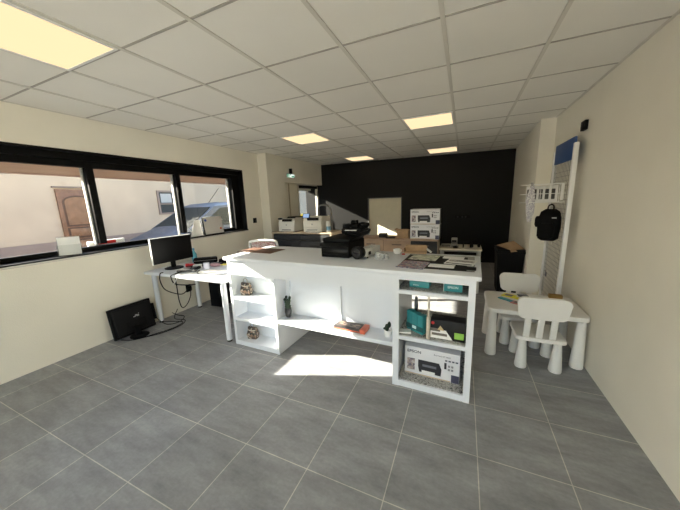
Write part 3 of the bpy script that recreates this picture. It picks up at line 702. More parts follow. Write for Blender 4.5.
MB().tube([(-3.30, 2.08, .735), (-3.29, 2.035, .73), (-3.30, 2.03, .64), (-3.38, 2.12, .50), (-3.48, 2.30, .38), (-3.58, 2.48, .30), (-3.66, 2.62, .31), (-3.69, 2.68, .33)], .006, seg=7).build('cord', BLACKP, dc)
MB().tube([(-3.46, 2.32, .69), (-3.46, 2.33, .50), (-3.53, 2.38, .26), (-3.60, 2.46, .10), (-3.64, 2.57, .11), (-3.67, 2.66, .20), (-3.69, 2.69, .28)], .006, seg=7).build('cord', BLACKP, dc)
MB().tube([(-3.12, 2.28, .735), (-3.07, 2.04, .735), (-3.08, 2.025, .70), (-3.14, 2.10, .60), (-3.27, 2.35, .50), (-3.45, 2.60, .42), (-3.66, 2.66, .36)], .006, seg=7).build('cord', BLACKP, dc)
wc = tag(MB().tube([(-2.95, 2.31, .735), (-2.86, 2.20, .738), (-2.72, 2.14, .738), (-2.58, 2.16, .738), (-2.44, 2.26, .735)], .0045, seg=6).build('cable', BLACKP), 'thin dark wire lying across the front of the desktop', 'cable')
w2_ = tag(MB().tube([(-2.86, 2.32, .735), (-2.90, 2.13, .736), (-2.96, 2.035, .733), (-3.0, 2.025, .68), (-3.08, 2.03, .61)], .006, seg=7).build('cable', WHITEP), 'white cable dangling over the front edge of the desk', 'cable')
so = thing('socket', 'black wall socket with a plugged adapter under the desk', 'socket', (XL, 2.68, .31))
MB().box(0, .012, -.04, .04, -.055, .055, bev=.003).build('plate', BLACKP, so)
MB().box(.012, .045, -.028, .028, -.035, .03, bev=.006).build('adapter', BLACKP, so)
so2 = thing('socket', 'white wall socket just above the desk behind the blue bottle', 'socket', (XL, 2.87, .79))
MB().box(0, .012, -.035, .035, -.055, .055, bev=.003).build('plate', WHITEP, so2)
MB().cyl((.012, 0, 0), (.018, 0, 0), .020, seg=18).build('outlet', LGREY, so2)
pc = thing('computer_tower', 'black computer case on the floor under the desk', 'computer', (-3.36, 2.98, 0), rz=.05)
MB().box(-.10, .10, -.16, .16, .012, .40, bev=.006).build('case', BLACKM, pc)
MB().box(-.09, .09, -.166, -.160, .03, .39, bev=.004).build('front_panel', BLACKP, pc)
for (x, y) in ((-.07, -.12), (.07, -.12), (-.07, .12), (.07, .12)): MB().cyl((x, y, 0), (x, y, .014), .012, seg=10).build('foot', BLACKP, pc)

# old monitor leaning on the wall, back towards the room
tl = .14
om = thing('flat_screen', 'black flat screen on the floor with its back to the room, leaning on the wall', 'monitor', (-3.60, 1.84, .012), rot=(0, 0, 0))
Mt = Matrix.Rotation(-tl, 4, 'Y')
MB().box(-.035, .0, -.235, .235, 0, .365, bev=.006, M=Mt).build('front_half', BLACKP, om)
MB().box(0, .028, -.215, .215, .03, .345, bev=.018, M=Mt, seg=3).build('back_shell', pmat('back_shell', (.006, .006, .0065), .6, spec=.2, bump=.2, bscale=200), om)
MB().box(-.02, .012, .235, .262, .08, .29, bev=.005, M=Mt).build('side_connector', BLACKP, om)
MB().box(.028, .033, -.10, .12, .06, .17, bev=.002, M=Mt).build('stand_mount', BLACKP, om)
lg = MB(); Mt2 = Mt
for (a, b, c_, d) in ((-.01, .015, .20, .212), (.012, .035, .208, .226), (.030, .055, .200, .222), (.050, .06, .228, .236)): lg.box(.0275, .030, a, b, c_, d, M=Mt2)
lg.build('logo', STEEL, om)
MB().lathe([(.10, 0), (.10, .006), (.09, .014), (.04, .018)], (.085, -.02, -.012), 28).build('stand_base', BLACKP, om)
MB().box(.045, .085, -.05, .01, .0, .12, bev=.006).build('stand_neck', BLACKP, om)
fc = thing('cable', 'black cables looping on the floor beside the leaning flat screen', 'cable', (0, 0, 0))
MB().tube([(-3.55, 2.06, .12), (-3.46, 2.12, .02), (-3.40, 2.25, .006), (-3.50, 2.40, .006), (-3.60, 2.38, .02), (-3.645, 2.33, .07)], .0045, seg=7).build('cord', BLACKP, fc)
MB().tube([(-3.56, 1.64, .02), (-3.44, 1.72, .006), (-3.36, 1.90, .006), (-3.30, 2.10, .006), (-3.34, 2.26, .006), (-3.46, 2.24, .006), (-3.56, 2.14, .03)], .0045, seg=7).build('cord', BLACKP, fc)
MB().tube([(-3.40, 1.78, .006), (-3.30, 1.96, .006), (-3.28, 2.18, .006), (-3.38, 2.32, .006), (-3.56, 2.30, .01), (-3.62, 2.40, .10)], .0045, seg=7).build('cord', BLACKP, fc)

# ------------------------------------------------------------------ window sill things
ZS = WIN['z0']+.004
ah = thing('brochure_holder', 'clear acrylic brochure holder on the window sill at left', 'holder', (-3.79, 1.46, ZS), rz=PI/2-.45)
ah.scale = (1.12, 1.12, 1.05)
Mh = Matrix.Rotation(-.25, 4, 'X')
# front looks to the room: local -y
MB().box(-.085, .085, .02, .024, .0, .20, M=Mh).build('back_plate', CLEAR, ah)
MB().box(-.085, .085, -.040, -.036, .0, .10, M=Mh).build('front_plate', CLEAR, ah)
MB().box(-.085, -.081, -.036, .02, .0, .10, M=Mh).box(.081, .085, -.036, .02, 0, .10, M=Mh).box(-.085, .085, -.040, .024, 0, .004).build('sides', CLEAR, ah)
MB().box(-.078, .078, .008, .018, .006, .185, M=Mh).build('white_leaflets', pmat('pale_leaflet', (.86, .86, .83), .5), ah)
rw = thing('packet', 'flat red and white packet lying outside against the window near the first post', 'packet', (-4.0, 1.90, ZS+.0), rz=PI/2)
MB().box(-.19, .19, -.022, .022, 0, .095, bev=.004).build('box', PAPER, rw)
MB().box(-.10, .09, -.0235, -.022, .050, .088).build('red_panel', pmat('red_plastic', (.55, .02, .02), .4), rw)
nb = thing('notice_board', 'small grey white board with blue and orange magnets leaning on the window sill', 'board', (-3.745, 3.315, ZS))
Mn = Matrix.Rotation(-.12, 4, 'Y')
MB().box(-.012, 0, -.19, .19, .004, .285, bev=.002, M=Mn).build('board', pmat('board_grey', (.60, .58, .55), .4), nb)
MB().box(-.014, .003, -.195, -.186, .0, .289, M=Mn).box(-.014, .003, -.186, .195, .0, .010, M=Mn).build('edge', BLACKP, nb)
MB().cyl((0, -.145, .235), (.010, -.145, .235), .020, seg=20, M=Mn).build('blue_magnet', pmat('blue_magnet', (.02, .07, .35), .4), nb)
MB().cyl((0, .13, .085), (.010, .13, .085), .016, seg=20, M=Mn).build('orange_magnet', pmat('orange_magnet', (.65, .14, .04), .4), nb)
fo = thing('folded_card', 'folded white card standing on the sill between monitor and grey white board', 'card', (-3.80, 3.02, ZS), rz=0)
MB().plate([(.02, -.07, 0), (.02, .09, 0), (-.03, .09, .25), (-.03, .0, .25)], .003).plate([(.0, -.12, 0), (.02, -.07, .0), (-.03, .0, .25)], .003).build('panel', PAPER, fo)
th = thing('thermostat', 'small black control box on the wall right of the street window', 'thermostat', (XL, 4.26, 1.20))
MB().box(0, .022, -.042, .042, -.048, .048, bev=.005).build('case', BLACKP, th)
MB().cyl((.022, 0, -.01), (.028, 0, -.01), .016, seg=18).build('dial', DGREY, th)
ex = thing('exit_sign', 'green and white emergency exit sign on the wall above the street door', 'sign', (-3.52, 5.30, 2.10))
MB().cyl((.03, -.02, .03), (.03, -.02, .14), .035, seg=18).build('bracket', BLACKP, ex)
MB().box(.0, .022, -.16, .14, -.05, .035, bev=.003).build('case', WHITEP, ex)
GRN = emat('exit_green', (.02, .36, .14), .35); EWH = emat('exit_white', (.9, 1, .92), .55)
MB().box(.022, .024, -.15, .13, -.042, .028).build('lit_face', EWH, ex)
MB().box(.024, .0252, -.15, -.07, -.042, .028).box(.024, .0252, .02, .125, -.036, -.006).box(.024, .0252, -.05, -.005, .005, .024).build('green_field', GRN, ex)
fig = MB(); X_ = .0262
fig.cyl((.0252, -.105, .016), (X_, -.105, .016), .007, seg=12)
fig.box(.0252, X_, -.113, -.099, -.014, .008).box(.0252, X_, -.125, -.112, -.036, -.012).box(.0252, X_, -.101, -.088, -.030, -.012)
fig.build('running_figure', EWH, ex)

# ------------------------------------------------------------------ back left: drawer unit with printers
du = thing('drawer_unit', 'low dark grey drawer unit with a beige top carrying two printers', 'drawer unit', (-2.80, 4.42, 0))
cz = .958
cc_ = MB().box(-.65, -.62, 0, .48, .0, cz-.025).box(.62, .65, 0, .48, 0, cz-.025).box(-.62, .62, .46, .48, 0, cz-.025).box(-.62, .62, .02, .46, 0, .06)
cc_.build('carcass', OAK, du)
MB().box(-.66, .66, -.01, .50, cz-.025, cz, bev=.003).build('top', OAK, du)
for c_ in range(2):
    x0 = -.615+c_*.617
    for (za, zb) in ((.07, .43), (.437, .80), (.807, .915)):
        d_ = MB().box(x0, x0+.612, -.004, .016, za, zb, bev=.002).build('drawer', DGREY, du)
        if zb < .9: MB().box(x0+.20, x0+.41, -.022, -.004, zb-.10, zb-.085, bev=.003).build('handle', BLACKM, d_)
def laser(label, x, y, w, d, h, screen, rz=0.0):
    p = thing('laser_printer', label, 'printer', (x, y, cz), rz=rz, group='printers on the drawer unit')
    MB().box(-w/2, w/2, 0, d, .01, h*.72, bev=.008).build('body', PRN, p)
    MB().prism([(0.02, h*.72), (d, h*.72), (d, h*.93), (.10, h), (.02, h*.86)], 'x', -w/2+.004, w/2-.004).build('top_housing', PRN, p)
    MB().box(-w/2+.015, w/2-.015, -.003, .004, h*.05, h*.34, bev=.003).build('paper_tray', PRN, p)
    MB().box(-w*.28, w*.28, -.006, -.002, h*.14, h*.18).build('tray_grip', DGREY, p)
    MB().box(-w*.26, w*.34, -.004, .06, h*.74, h*.90, bev=.004).build('output_slot', BLACKP, p)
    MB().cyl((0, -.001, h*.50), (0, .002, h*.50), .014, seg=18).build('logo', CHROME, p)
    for sx in (-1, 1): MB().box(sx*w*.4-.02, sx*w*.4+.02, .03, d-.03, 0, .012).build('foot', BLACKP, p)
    if screen:
        s = MB().box(-.075, .075, -.01, .008, -.005, .095, bev=.006).build('control_panel', BLACKP, p, (-w*.36, .03, h*.86), (-.35, 0, 0))
        MB().box(-.062, .062, -.012, -.010, .012, .085).build('screen', emat('printer_screen', (.35, .50, .75), .55), s)
    else:
        MB().box(-w*.52, -w*.34, .0, .07, h*.86, h*.98, bev=.006).build('control_panel', BLACKP, p)
        MB().prism([(.05, h*.95), (d*.9, h*.93), (d*.9, h*1.04), (.10, h*1.06)], 'x', -w*.05, w*.45).build('document_feeder', BLACKP, p)
    return p
laser('left white laser printer with black feeder on the dark drawer unit', -3.12, 4.45, .36, .40, .275, False)
laser('right white laser printer with a tilted touch screen on the dark drawer unit', -2.55, 4.45, .385, .40, .30, True)
pp_ = thing('paper_sheet', 'white sheet poking over the front of the dark drawer unit', 'paper', (-2.55, 4.425, cz+.001), rz=.03)
MB().box(-.12, .16, -.03, .02, 0, .003).build('sheet', PAPER, pp_)
wt = thing('wipes_tub', 'white tub with a blue label right of the two printers', 'tub', (-2.255, 4.53, cz))
MB().cyl((0, 0, 0), (0, 0, .17), .040, seg=24).build('tub', PAPER, wt)
MB().cyl((0, 0, .035), (0, 0, .11), .0408, seg=24, caps=False).build('label_band', pmat('blue_label', (.16, .36, .55), .5), wt)
MB().cyl((0, 0, .17), (0, 0, .20), .038, .034, seg=24).build('lid', PAPER, wt)
ht = thing('hand_truck', 'grey tubular handle of a hand truck standing before the sunlit black wall', 'hand truck', (-2.87, 5.62, 0))
MB().tube([(-.17, 0, .10), (-.17, 0, 1.0), (-.165, 0, 1.34), (-.125, 0, 1.425), (.0, 0, 1.435), (.105, 0, 1.41), (.155, 0, 1.30), (.17, 0, 1.0), (.19, .0, .10)], .017, seg=12).build('tube_frame', pmat('grey_tube', (.22, .22, .21), .4), ht)
MB().box(-.16, .19, -.22, .02, .0, .012).build('toe_plate', CHROME, ht)
for x in (-.19, .22): MB().cyl((x-.02, .08, .11), (x+.02, .08, .11), .11, seg=24).build('wheel', pmat('tyre', (.02, .02, .02), .8), ht)
MB().cyl((-.19, .08, .11), (.22, .08, .11), .01, seg=10).box(-.135, .16, -.008, .05, .09, .13).build('axle', CHROME, ht)
for z in (.45, .8): MB().cyl((-.17, 0, z), (.175, 0, z), .012, seg=10).build('crossbar', CHROME, ht)

# patterned chair behind the counter
PAT = pattern_mat('red_white_print', [(.62, .56, .52), (.28, .06, .06), (.62, .58, .55), (.40, .16, .15)], 38, 'noise', .7)
ch = thing('chair', 'white framed chair with red and white patterned back behind the counter', 'chair', (-2.93, 3.55, 0), rz=.30)
MB().tube([(-.22, -.02, .45), (-.23, -.05, .70), (-.225, -.07, .88), (-.19, -.075, .925), (0, -.08, .94), (.19, -.075, .925), (.225, -.07, .88), (.23, -.05, .70), (.22, -.02, .45)], .020, seg=10).build('back_frame', WHITEP, ch)
MB().box(-.195, .195, -.085, -.055, .62, .925, bev=.014, seg=3).build('back_pad', PAT, ch)
MB().box(-.225, .225, -.04, .38, .43, .48, bev=.015).build('seat', PAT, ch)
for (x, y) in ((-.2, 0), (.2, 0), (-.2, .34), (.2, .34)): MB().cyl((x*1.08, y+(.02 if y else -.03), 0), (x, y, .44), .014, .018, seg=12).build('leg', WHITEP, ch)

# ------------------------------------------------------------------ back middle: wooden cabinet and low table
WD = pmat('wood_front', (.36, .25, .17), .45, var=.12, scale=9)
wcab = thing('wooden_cabinet', 'pale wooden drawer cabinet with one dark grey front in front of the black wall', 'cabinet', (-1.01, 4.55, 0))
hz = .862
MB().box(-.66, .66, .012, .45, .05, hz-.025).build('carcass', OAK, wcab)
MB().box(-.65, .65, .03, .44, 0, .05).build('plinth', BLACKM, wcab)
MB().box(-.67, .67, -.01, .46, hz-.025, hz, bev=.003).build('top', WD, wcab)
for (x0, x1, m) in ((-.655, -.215, WD), (-.21, .235, WD), (.24, .655, DGREY)):
    for (za, zb) in ((.06, .32), (.325, .58), (.585, .83)):
        d_ = MB().box(x0, x1, -.006, .012, za, zb, bev=.002).build('drawer', m, wcab)
        xm = (x0+x1)/2
        MB().box(xm-.08, xm+.08, -.024, -.006, zb-.075, zb-.060, bev=.003).build('handle', pmat('handle_brown', (.10, .07, .05), .4), d_)
ob = thing('cardboard_box', 'open brown cardboard box beside the boxed printers on the wooden cabinet', 'box', (-.915, 4.72, hz))
MB().box(-.095, .095, -.10, .10, 0, .004).box(-.095, .095, -.10, -.096, .004, .13).box(-.095, .095, .096, .10, .004, .13).box(-.095, -.091, -.096, .096, .004, .13).box(.091, .095, -.096, .096, .004, .13).build('box', CARD, ob)
MB().plate([(-.095, -.10, .13), (.095, -.10, .13), (.105, -.17, .165), (-.105, -.17, .165)], .004).plate([(-.095, -.1, .13), (-.095, .10, .13), (-.145, .095, .15), (-.145, -.095, .15)], .004).build('flap', CARD, ob)
sb = thing('tape_dispenser', 'small dark box on the wooden cabinet in front of the sunlit cream panel', 'box', (-1.265, 4.68, hz))
MB().box(-.07, .07, -.05, .05, 0, .075, bev=.006).build('case', pmat('brown_black', (.03, .026, .022), .5), sb)
MB().box(-.05, .05, -.052, -.05, .02, .05).build('front_plate', DGREY, sb)
bf = tag(MB().box(-.075, .075, -.06, .06, 0, .012, bev=.003).build('folder', BLACKP, loc=(-1.12, 4.62, hz), rot=(0, 0, .1)), 'flat black folder on the wooden cabinet left of the brown box', 'folder')

lt = thing('side_table', 'beige table with grey legs in front of the black wall', 'table', (-.01, 4.70, 0))
MB().box(-.32, .30, -.05, .45, .683, .708, bev=.003).build('tabletop', pmat('beige_top', (.55, .50, .40), .5, var=.04), lt)
for (x, y) in ((-.29, -.02), (.265, -.02), (-.29, .42), (.265, .42)): MB().box(x-.02, x+.02, y-.02, y+.02, 0, .683).build('leg', pmat('grey_leg', (.35, .35, .33), .5), lt)
MB().box(-.27, .245, .40, .42, .58, .683).build('apron', pmat('grey_leg', (.35, .35, .33), .5), lt)
bb = thing('storage_crate', 'black crate on the floor under the beige table', 'crate', (-.01, 4.92, 0))
MB().box(-.20, .20, -.14, .14, 0, .45, bev=.01).build('body', BLACKP, bb)
MB().box(-.21, .21, -.15, .15, .45, .49, bev=.008).build('lid', BLACKP, bb)
MB().box(-.06, .06, -.146, -.138, .32, .37).build('grip', DGREY, bb)
ZT = .708
lr = thing('label_printer', 'small grey label printer on the beige table', 'printer', (-.115, 4.86, ZT))
MB().box(-.05, .05, -.06, .06, 0, .07, bev=.008).build('body', pmat('warm_grey', (.22, .20, .17), .5), lr)
MB().box(-.045, .045, -.03, .055, .07, .15, bev=.012).build('cover', pmat('warm_grey2', (.30, .28, .24), .5), lr)
MB().box(-.035, .035, -.035, -.03, .085, .115).build('window', BLACKP, lr)
cw_ = thing('cable', 'coil of grey cable on the left end of the beige table', 'cable', (-.24, 4.80, ZT+.006))
MB().tube([(.06*math.cos(a)+.01*math.sin(3*a), .045*math.sin(a), .004+.0035*a/2) for a in [k*.5 for k in range(38)]], .006, seg=6, n=3).build('coil', pmat('cable_grey', (.16, .15, .13), .5), cw_)
ms = thing('mouse', 'small black computer mouse at the front of the beige table', 'mouse', (-.09, 4.735, ZT))
MB().sphere((0, 0, .015), (.045, .028, .019), 16).build('body', BLACKP, ms)
MB().box(-.008, .008, -.006, .006, .030, .036).build('wheel', DGREY, ms)
for i, (x, y, lb) in enumerate(((.075, 4.80, 'left black headset on the right half of the beige table'), (.20, 4.84, 'right black headset at the right end of the beige table'))):
    hs = thing('headset', lb, 'headset', (x, y, ZT), rz=.4*i, group='headsets on the beige table')
    MB().tube([(-.055, 0, .03), (-.05, .02, .08), (0, .03, .10), (.05, .02, .08), (.055, 0, .03)], .007, seg=8).build('headband', BLACKP, hs)
    for s in (-1, 1): MB().cyl((s*.062, 0, .032), (s*.042, 0, .032), .032, .028, seg=18).build('ear_cup', BLACKP, hs)
ws_ = thing('socket', 'dark double socket on the black wall above the beige table', 'socket', (-.02, YB+.047, 1.06), rz=.062)
MB().box(-.16, .16, -.010, 0, -.035, .035, bev=.003).build('plate', BLACKP, ws_)
for x in (-.10, .0, .07): MB().cyl((x, -.010, 0), (x, -.014, 0), .022, seg=16).build('outlet', DGREY, ws_)

# right corner: black box with cardboard on top
bx2 = thing('waste_bin', 'tall black bin in the corner under the cardboard', 'bin', (.690, 5.0, 0))
MB().loft([[(-.15, -.17, 0), (.15, -.17, 0), (.15, .17, 0), (-.15, .17, 0)], [(-.185, -.21, .70), (.185, -.21, .70), (.185, .21, .70), (-.185, .21, .70)]]).build('body', BLACKP, bx2)
MB().box(-.19, .19, -.217, .217, .64, .67, bev=.006).build('rim', BLACKP, bx2)
cs = thing('cardboard_sheet', 'folded brown cardboard lying over the black bin in the far right corner', 'cardboard', (.690, 5.0, .702))
MB().plate([(-.17, .05, .02), (-.02, -.26, .0), (.18, -.10, .005), (.08, .20, .075)], .006).build('panel', CARD, cs)
MB().plate([(-.02, -.26, .004), (.18, -.10, .008), (.185, -.12, -.02), (-.01, -.285, -.025)], .006).build('flap', CARD, cs)

# ------------------------------------------------------------------ right wall: wire display panel
gp = thing('display_rack', 'white wire mesh display panel with a blue header against the right wall', 'display rack', (.955, 3.42, 0))
for y in (.035, .69):
    MB().box(-.02, .02, y-.02, y+.02, 0, 1.985, bev=.006).build('post', WHITEM, gp)
    MB().box(-.055, .065, y-.02, y+.02, 0, .02, bev=.004).build('foot', WHITEM, gp)
MB().box(-.012, .008, .056, .669, 1.835, 2.045, bev=.002).build('header', pmat('blue_panel', (.035, .09, .26), .45), gp)
gr = MB()
for k in range(14): 
    y = .065+k*.0458; gr.cyl((0, y, .08), (0, y, 1.835), .0025, seg=6)
for k in range(35): 
    z = .09+k*.0485; gr.cyl((.003, .057, z), (.003, .668, z), .0025, seg=6)
gr.build('wire_mesh', pmat('mesh_wire', (.24, .23, .21), .4), gp)
# wire basket of hooks
bs = thing('hook_basket', 'white wire hook rail sticking out of the mesh panel', 'hook rail', (.955, 3.74, 1.515))
hb = MB()
for z in (-.09, .0, .10):
    hb.tube([(-.008, -.16, z), (-.33, -.16, z), (-.33, .02, z), (-.008, .02, z)], .004, seg=6, smooth=False)
    hb.cyl((-.33, -.07, z), (-.39, -.07, z), .0035, seg=6)
for x in (-.30, -.22, -.14, -.06): hb.cyl((x, -.16, -.09), (x, -.16, .10), .003, seg=6)
hb.build('wire_frame', WHITEM, bs)
MB().box(-.05, -.022, -.168, -.162, -.07, .10, bev=.002).build('end_plate', WHITEP, bs)
for k in range(5):
    bp_ = thing('blister_pack', ['first', 'second', 'third', 'fourth', 'fifth'][k]+' white blister pack from the left on the hook rail', 'pack', (.955-.305+.055*k, 3.66, 1.515), rz=.5, group='blister packs on the hook rail')
    MB().box(-.003, .003, -.045, .045, -.085, .085, bev=.001).build('card', PAPER, bp_)
    MB().box(-.014, -.003, -.022, .022, -.058, .050, bev=.006).build('blister', pmat('dark_contents', (.07, .07, .065), .4), bp_)
ln_ = thing('lanyard', 'bundle of purple and white lanyards hanging at the free end of the hook rail', 'lanyard', (.655, 3.583, 1.615))
lm = MB()
for k in range(6):
    dx = .008*(k-2.5); L_ = -.34-.03*random.random()-.03*(k % 2)
    lm.tube([(dx*.4, 0, 0), (dx-.012, -.01, -.12), (dx-.014, .0, L_*.7), (dx*.6, .01, L_), (dx+.014, .0, L_*.7), (dx+.010, .01, -.12), (dx*.4+.006, 0, 0)], .0055, seg=5)
lm.build('ribbon', pattern_mat('lanyard_print', [(.70, .69, .68), (.30, .27, .36), (.75, .74, .72), (.66, .65, .63)], 45, 'noise', .7), ln_)
MB().lathe([(.012, 0), (.014, .02), (.012, .04)], (0, 0, -.02), 10).build('clip', CHROME, ln_)
bg = thing('backpack', 'black backpack hanging from the wire mesh panel', 'backpack', (.835, 3.56, 1.02), rz=-.35)
bg.scale = (.85, .85, .92)
def rr(w, d, z, cx=0, n=24, p=3.5):
    return [(cx+w*math.copysign(abs(math.cos(2*PI*k/n))**(2/p), math.cos(2*PI*k/n)), d*math.copysign(abs(math.sin(2*PI*k/n))**(2/p), math.sin(2*PI*k/n)), z) for k in range(n)]
MB().loft([rr(.07, .05, .005), rr(.105, .075, .03), rr(.115, .085, .15), rr(.112, .08, .27), rr(.095, .065, .335), rr(.05, .035, .365)]).build('body', BLACKF, bg, angle=60)
MB().loft([rr(.06, .03, .035), rr(.085, .04, .06), rr(.088, .042, .17), rr(.06, .03, .21)]).build('front_pocket', BLACKF, bg, (-.02, -.085, 0), angle=60)
MB().loft([rr(.03, .04, .20), rr(.042, .05, .23), rr(.042, .05, .30), rr(.028, .035, .325)]).build('side_pocket', BLACKF, bg, (-.105, -.02, -.04), angle=60)
MB().tube([(-.03, 0, .36), (-.025, .02, .40), (.0, .03, .415), (.025, .02, .40), (.03, 0, .36)], .008, seg=8).build('carry_loop', BLACKF, bg)
for x in (-.06, .06): MB().tube([(x, .06, .34), (x*1.1, .10, .30), (x*1.15, .105, .12), (x, .075, .04)], .010, seg=8).build('strap', BLACKF, bg)
MB().box(.03, .075, -.092, -.086, .265, .275).build('zip_pull', CHROME, bg)
MB().tube([(-.02, -.02, .01), (-.025, -.03, -.03)], .004, smooth=False).tube([(.04, -.02, .01), (.05, -.03, -.035)], .004, smooth=False).build('strap_end', LGREY, bg)
tg = thing('key_tag', 'small blue and dark tag hanging low on the wire mesh panel', 'tag', (.945, 3.92, .54))
MB().box(-.008, -.002, -.02, .02, 0, .05, bev=.002).build('tag', pmat('slate_blue', (.05, .06, .10), .5), tg)
MB().tube([(-.005, 0, .05), (-.008, 0, .075), (-.002, 0, .08)], .003).build('loop', BLACKP, tg)
sr = thing('sensor', 'black box sensor high on the right wall above the display panel', 'sensor', (XR, 3.555, 2.145))
MB().box(-.03, 0, -.052, .052, -.043, .043, bev=.004).build('case', BLACKP, sr)
MB().cyl((-.03, 0, .005), (-.034, 0, .005), .02, seg=16).build('lens', DGREY, sr)

# ------------------------------------------------------------------ children's table and chairs
kt = thing('kids_table', "low white children's table with chunky cone legs by the right wall", 'table', (.637, 3.06, 0))
def slab(w, d, z0_, z1_, r=.05, n=6, taper=0.0):
    m = MB(); P = []
    for (cx, cy, a0) in ((w-r, d-r, 0), (-w+r, d-r, PI/2), (-w+r, -d+r, PI), (w-r, -d+r, 3*PI/2)):
        for k in range(n+1): a = a0+PI/2*k/n; P.append((cx+r*math.cos(a), cy+r*math.sin(a)))
    e = .008
    def sc(z, o): return [(x*(1-o/w), y*(1-o/d), z) for x, y in P]
    m.loft([sc(z0_, e), sc(z0_+e*.6, 0), sc(z1_-e, 0), sc(z1_-e*.3, e*.3), sc(z1_, e)]); return m
slab(.385, .275, .435, .48).build('tabletop', WHITEP, kt)
def cone_leg(x, y, h, r0, r1, parent, name='leg', M=None):
    prof = [(r0*.93, 0), (r0, .008), (r0*.99, .03)]+[(r0+(r1-r0)*t, .03+(h-.03)*t) for t in (.33, .66, 1)]
    return MB().lathe(prof, (x, y, 0), 26).build(name, WHITEP, parent)
for (x, y) in ((-.335, -.225), (.335, -.225), (-.335, .225), (.335, .225)): cone_leg(x, y, .437, .050, .032, kt)
kc = thing('kids_chair', "white children's chair on the near side of the low table", 'chair', (.655, 2.825, 0), rz=.03, group="children's chairs at the low table")
sl = slab(.185, .175, .265, .30, .04); sl.build('seat', WHITEP, kc)
for (x, y) in ((-.128, -.13), (.128, -.13), (-.13, .13), (.13, .13)): cone_leg(x, y, .268, .048, .028, kc)
# backrest at local -y: rounded board on three slats
bt = Matrix.Translation((-.016, -.15, .30)) @ Matrix.Rotation(.13, 4, 'X')
P = []
w_, h0, h1, r = .188, .18, .376, .05
for (cx, cz_, a0) in ((w_-r, h1-r, 0), (-w_+r, h1-r, PI/2), (-w_+r+.012, h0+r, PI), (w_-r-.012, h0+r, 3*PI/2)):
    for k in range(7): a = a0+PI/2*k/6; P.append((cx+r*math.cos(a), cz_+r*math.sin(a)))
MB().prism(P, 'y', -.014, .014, M=bt).build('backrest', WHITEP, kc)
for x in (-.095, 0, .095): MB().box(x-.024, x+.024, -.010, .010, -.005, .20, bev=.005, M=bt).build('back_slat', WHITEP, kc)
kc2 = copy_tree(kc)
kc2.location = (.58, 3.235, 0); kc2.rotation_euler = (0, 0, PI+.02)
kc2['label'] = "white children's chair on the far side of the low table, facing the camera"
ZK = .4801
def book(name, label, x, y, w, d, rz, c, th, cat='book', z=0.0, extra=None):
    t = thing(name, label, cat, (x, y, ZK+z), rz=rz, group=None)
    MB().box(-w/2, w/2, -d/2, d/2, 0, th, bev=.0008).build('cover', c, t)
    if extra: MB().box(-w*.3, w*.3, -d*.3, d*.3, th, th+.0008).build('picture', extra, t)
    return t
book('picture_book', "yellow picture book on the children's table", .475, 3.21, .12, .10, -.5, pmat('yellow_book', (.80, .74, .03), .45), .006, extra=pmat('dark_print2', (.15, .13, .11), .4))
book('colouring_sheet', "second smaller yellow leaflet beside the yellow picture book", .550, 3.14, .095, .06, -.7, pmat('yellow_book', (.80, .74, .03), .45), .004, 'leaflet')
book('picture_book', "slim teal book at the left edge of the children's table", .435, 3.07, .15, .05, -.75, pmat('teal_book', (.03, .27, .36), .45), .008)
book('picture_book', "pink and dark book half hidden by the near children's chair", .525, 2.995, .11, .08, -.5, pmat('pink_book', (.55, .25, .24), .45), .008, extra=pmat('dark_print2', (.15, .13, .11), .4))
book('picture_book', "dark blue book in the middle of the children's table", .605, 3.25, .09, .06, .2, pmat('navy_book', (.06, .07, .10), .45), .008)
wbx = thing('pencil_box', "small brown wooden box at the back corner of the children's table", 'box', (.885, 3.275, ZK), rz=-.02)
MB().box(-.055, .055, -.025, .025, 0, .004).box(-.055, .055, -.025, -.021, .004, .035).box(-.055, .055, .021, .025, .004, .035).box(-.055, -.051, -.021, .021, .004, .035).box(.051, .055, -.021, .021, .004, .035).build('tray', pmat('ochre_wood', (.36, .22, .06), .5, var=.1), wbx)
MB().box(-.05, .05, -.02, .02, .004, .024).build('filling', pmat('ochre_fill', (.45, .32, .12), .7), wbx)

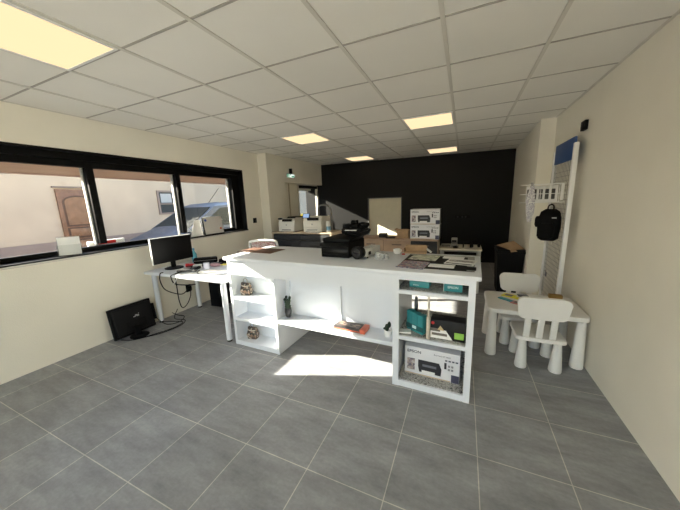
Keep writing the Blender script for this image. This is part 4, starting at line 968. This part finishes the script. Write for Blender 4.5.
# ------------------------------------------------------------------ light
wd = bpy.data.worlds.new('sky'); scn.world = wd; wd.use_nodes = True; nt = wd.node_tree; nt.nodes.clear()
sk = nt.nodes.new('ShaderNodeTexSky'); sk.sky_type = 'NISHITA'; sk.sun_disc = False
sun_dir = Vector((1, .365, -.47)).normalized()
sk.sun_elevation = math.asin(-sun_dir.z); sk.sun_rotation = math.atan2(-sun_dir.x, -sun_dir.y)
sk.air_density = 1.0; sk.dust_density = 2.0
hs_ = nt.nodes.new('ShaderNodeHueSaturation'); hs_.inputs['Saturation'].default_value = .95
bgn = nt.nodes.new('ShaderNodeBackground'); bgn.inputs['Strength'].default_value = .45
wo_ = nt.nodes.new('ShaderNodeOutputWorld')
nt.links.new(sk.outputs[0], hs_.inputs['Color']); nt.links.new(hs_.outputs[0], bgn.inputs[0]); nt.links.new(bgn.outputs[0], wo_.inputs[0])
sl_ = bpy.data.lights.new('sun', 'SUN'); sl_.energy = 23.5; sl_.color = (1.0, .92, .78); sl_.angle = math.radians(.53)
so_ = bpy.data.objects.new('sun', sl_); col.objects.link(so_); so_.rotation_euler = sun_dir.to_track_quat('-Z', 'Y').to_euler(); so_.location = (-12, -4, 8)

# ------------------------------------------------------------------ camera
cam = bpy.data.cameras.new('camera'); co = bpy.data.objects.new('camera', cam); col.objects.link(co)
cam.sensor_width = 36; cam.lens = 36*275.006/680; cam.clip_start = .02
ya, pi_, ro = .4231, -.1932, .0349
Rm = Matrix.Rotation(ya, 3, 'Z') @ Matrix.Rotation(pi_, 3, 'X') @ Matrix.Rotation(ro, 3, 'Y')
rt, fw, up = Rm.col[0], Rm.col[1], Rm.col[2]
M4 = Matrix((( rt.x, up.x, -fw.x, 0), (rt.y, up.y, -fw.y, 0), (rt.z, up.z, -fw.z, 1.5117), (0, 0, 0, 1)))
co.matrix_world = M4
scn.camera = co
scn.view_settings.view_transform = 'Standard'; scn.view_settings.look = 'None'; scn.view_settings.gamma = 1; scn.view_settings.use_curve_mapping = False
scn.view_settings.exposure = 0.86
scn.cycles.max_bounces = 10; scn.cycles.diffuse_bounces = 6; scn.cycles.transparent_max_bounces = 12
scn.cycles.sample_clamp_indirect = 6
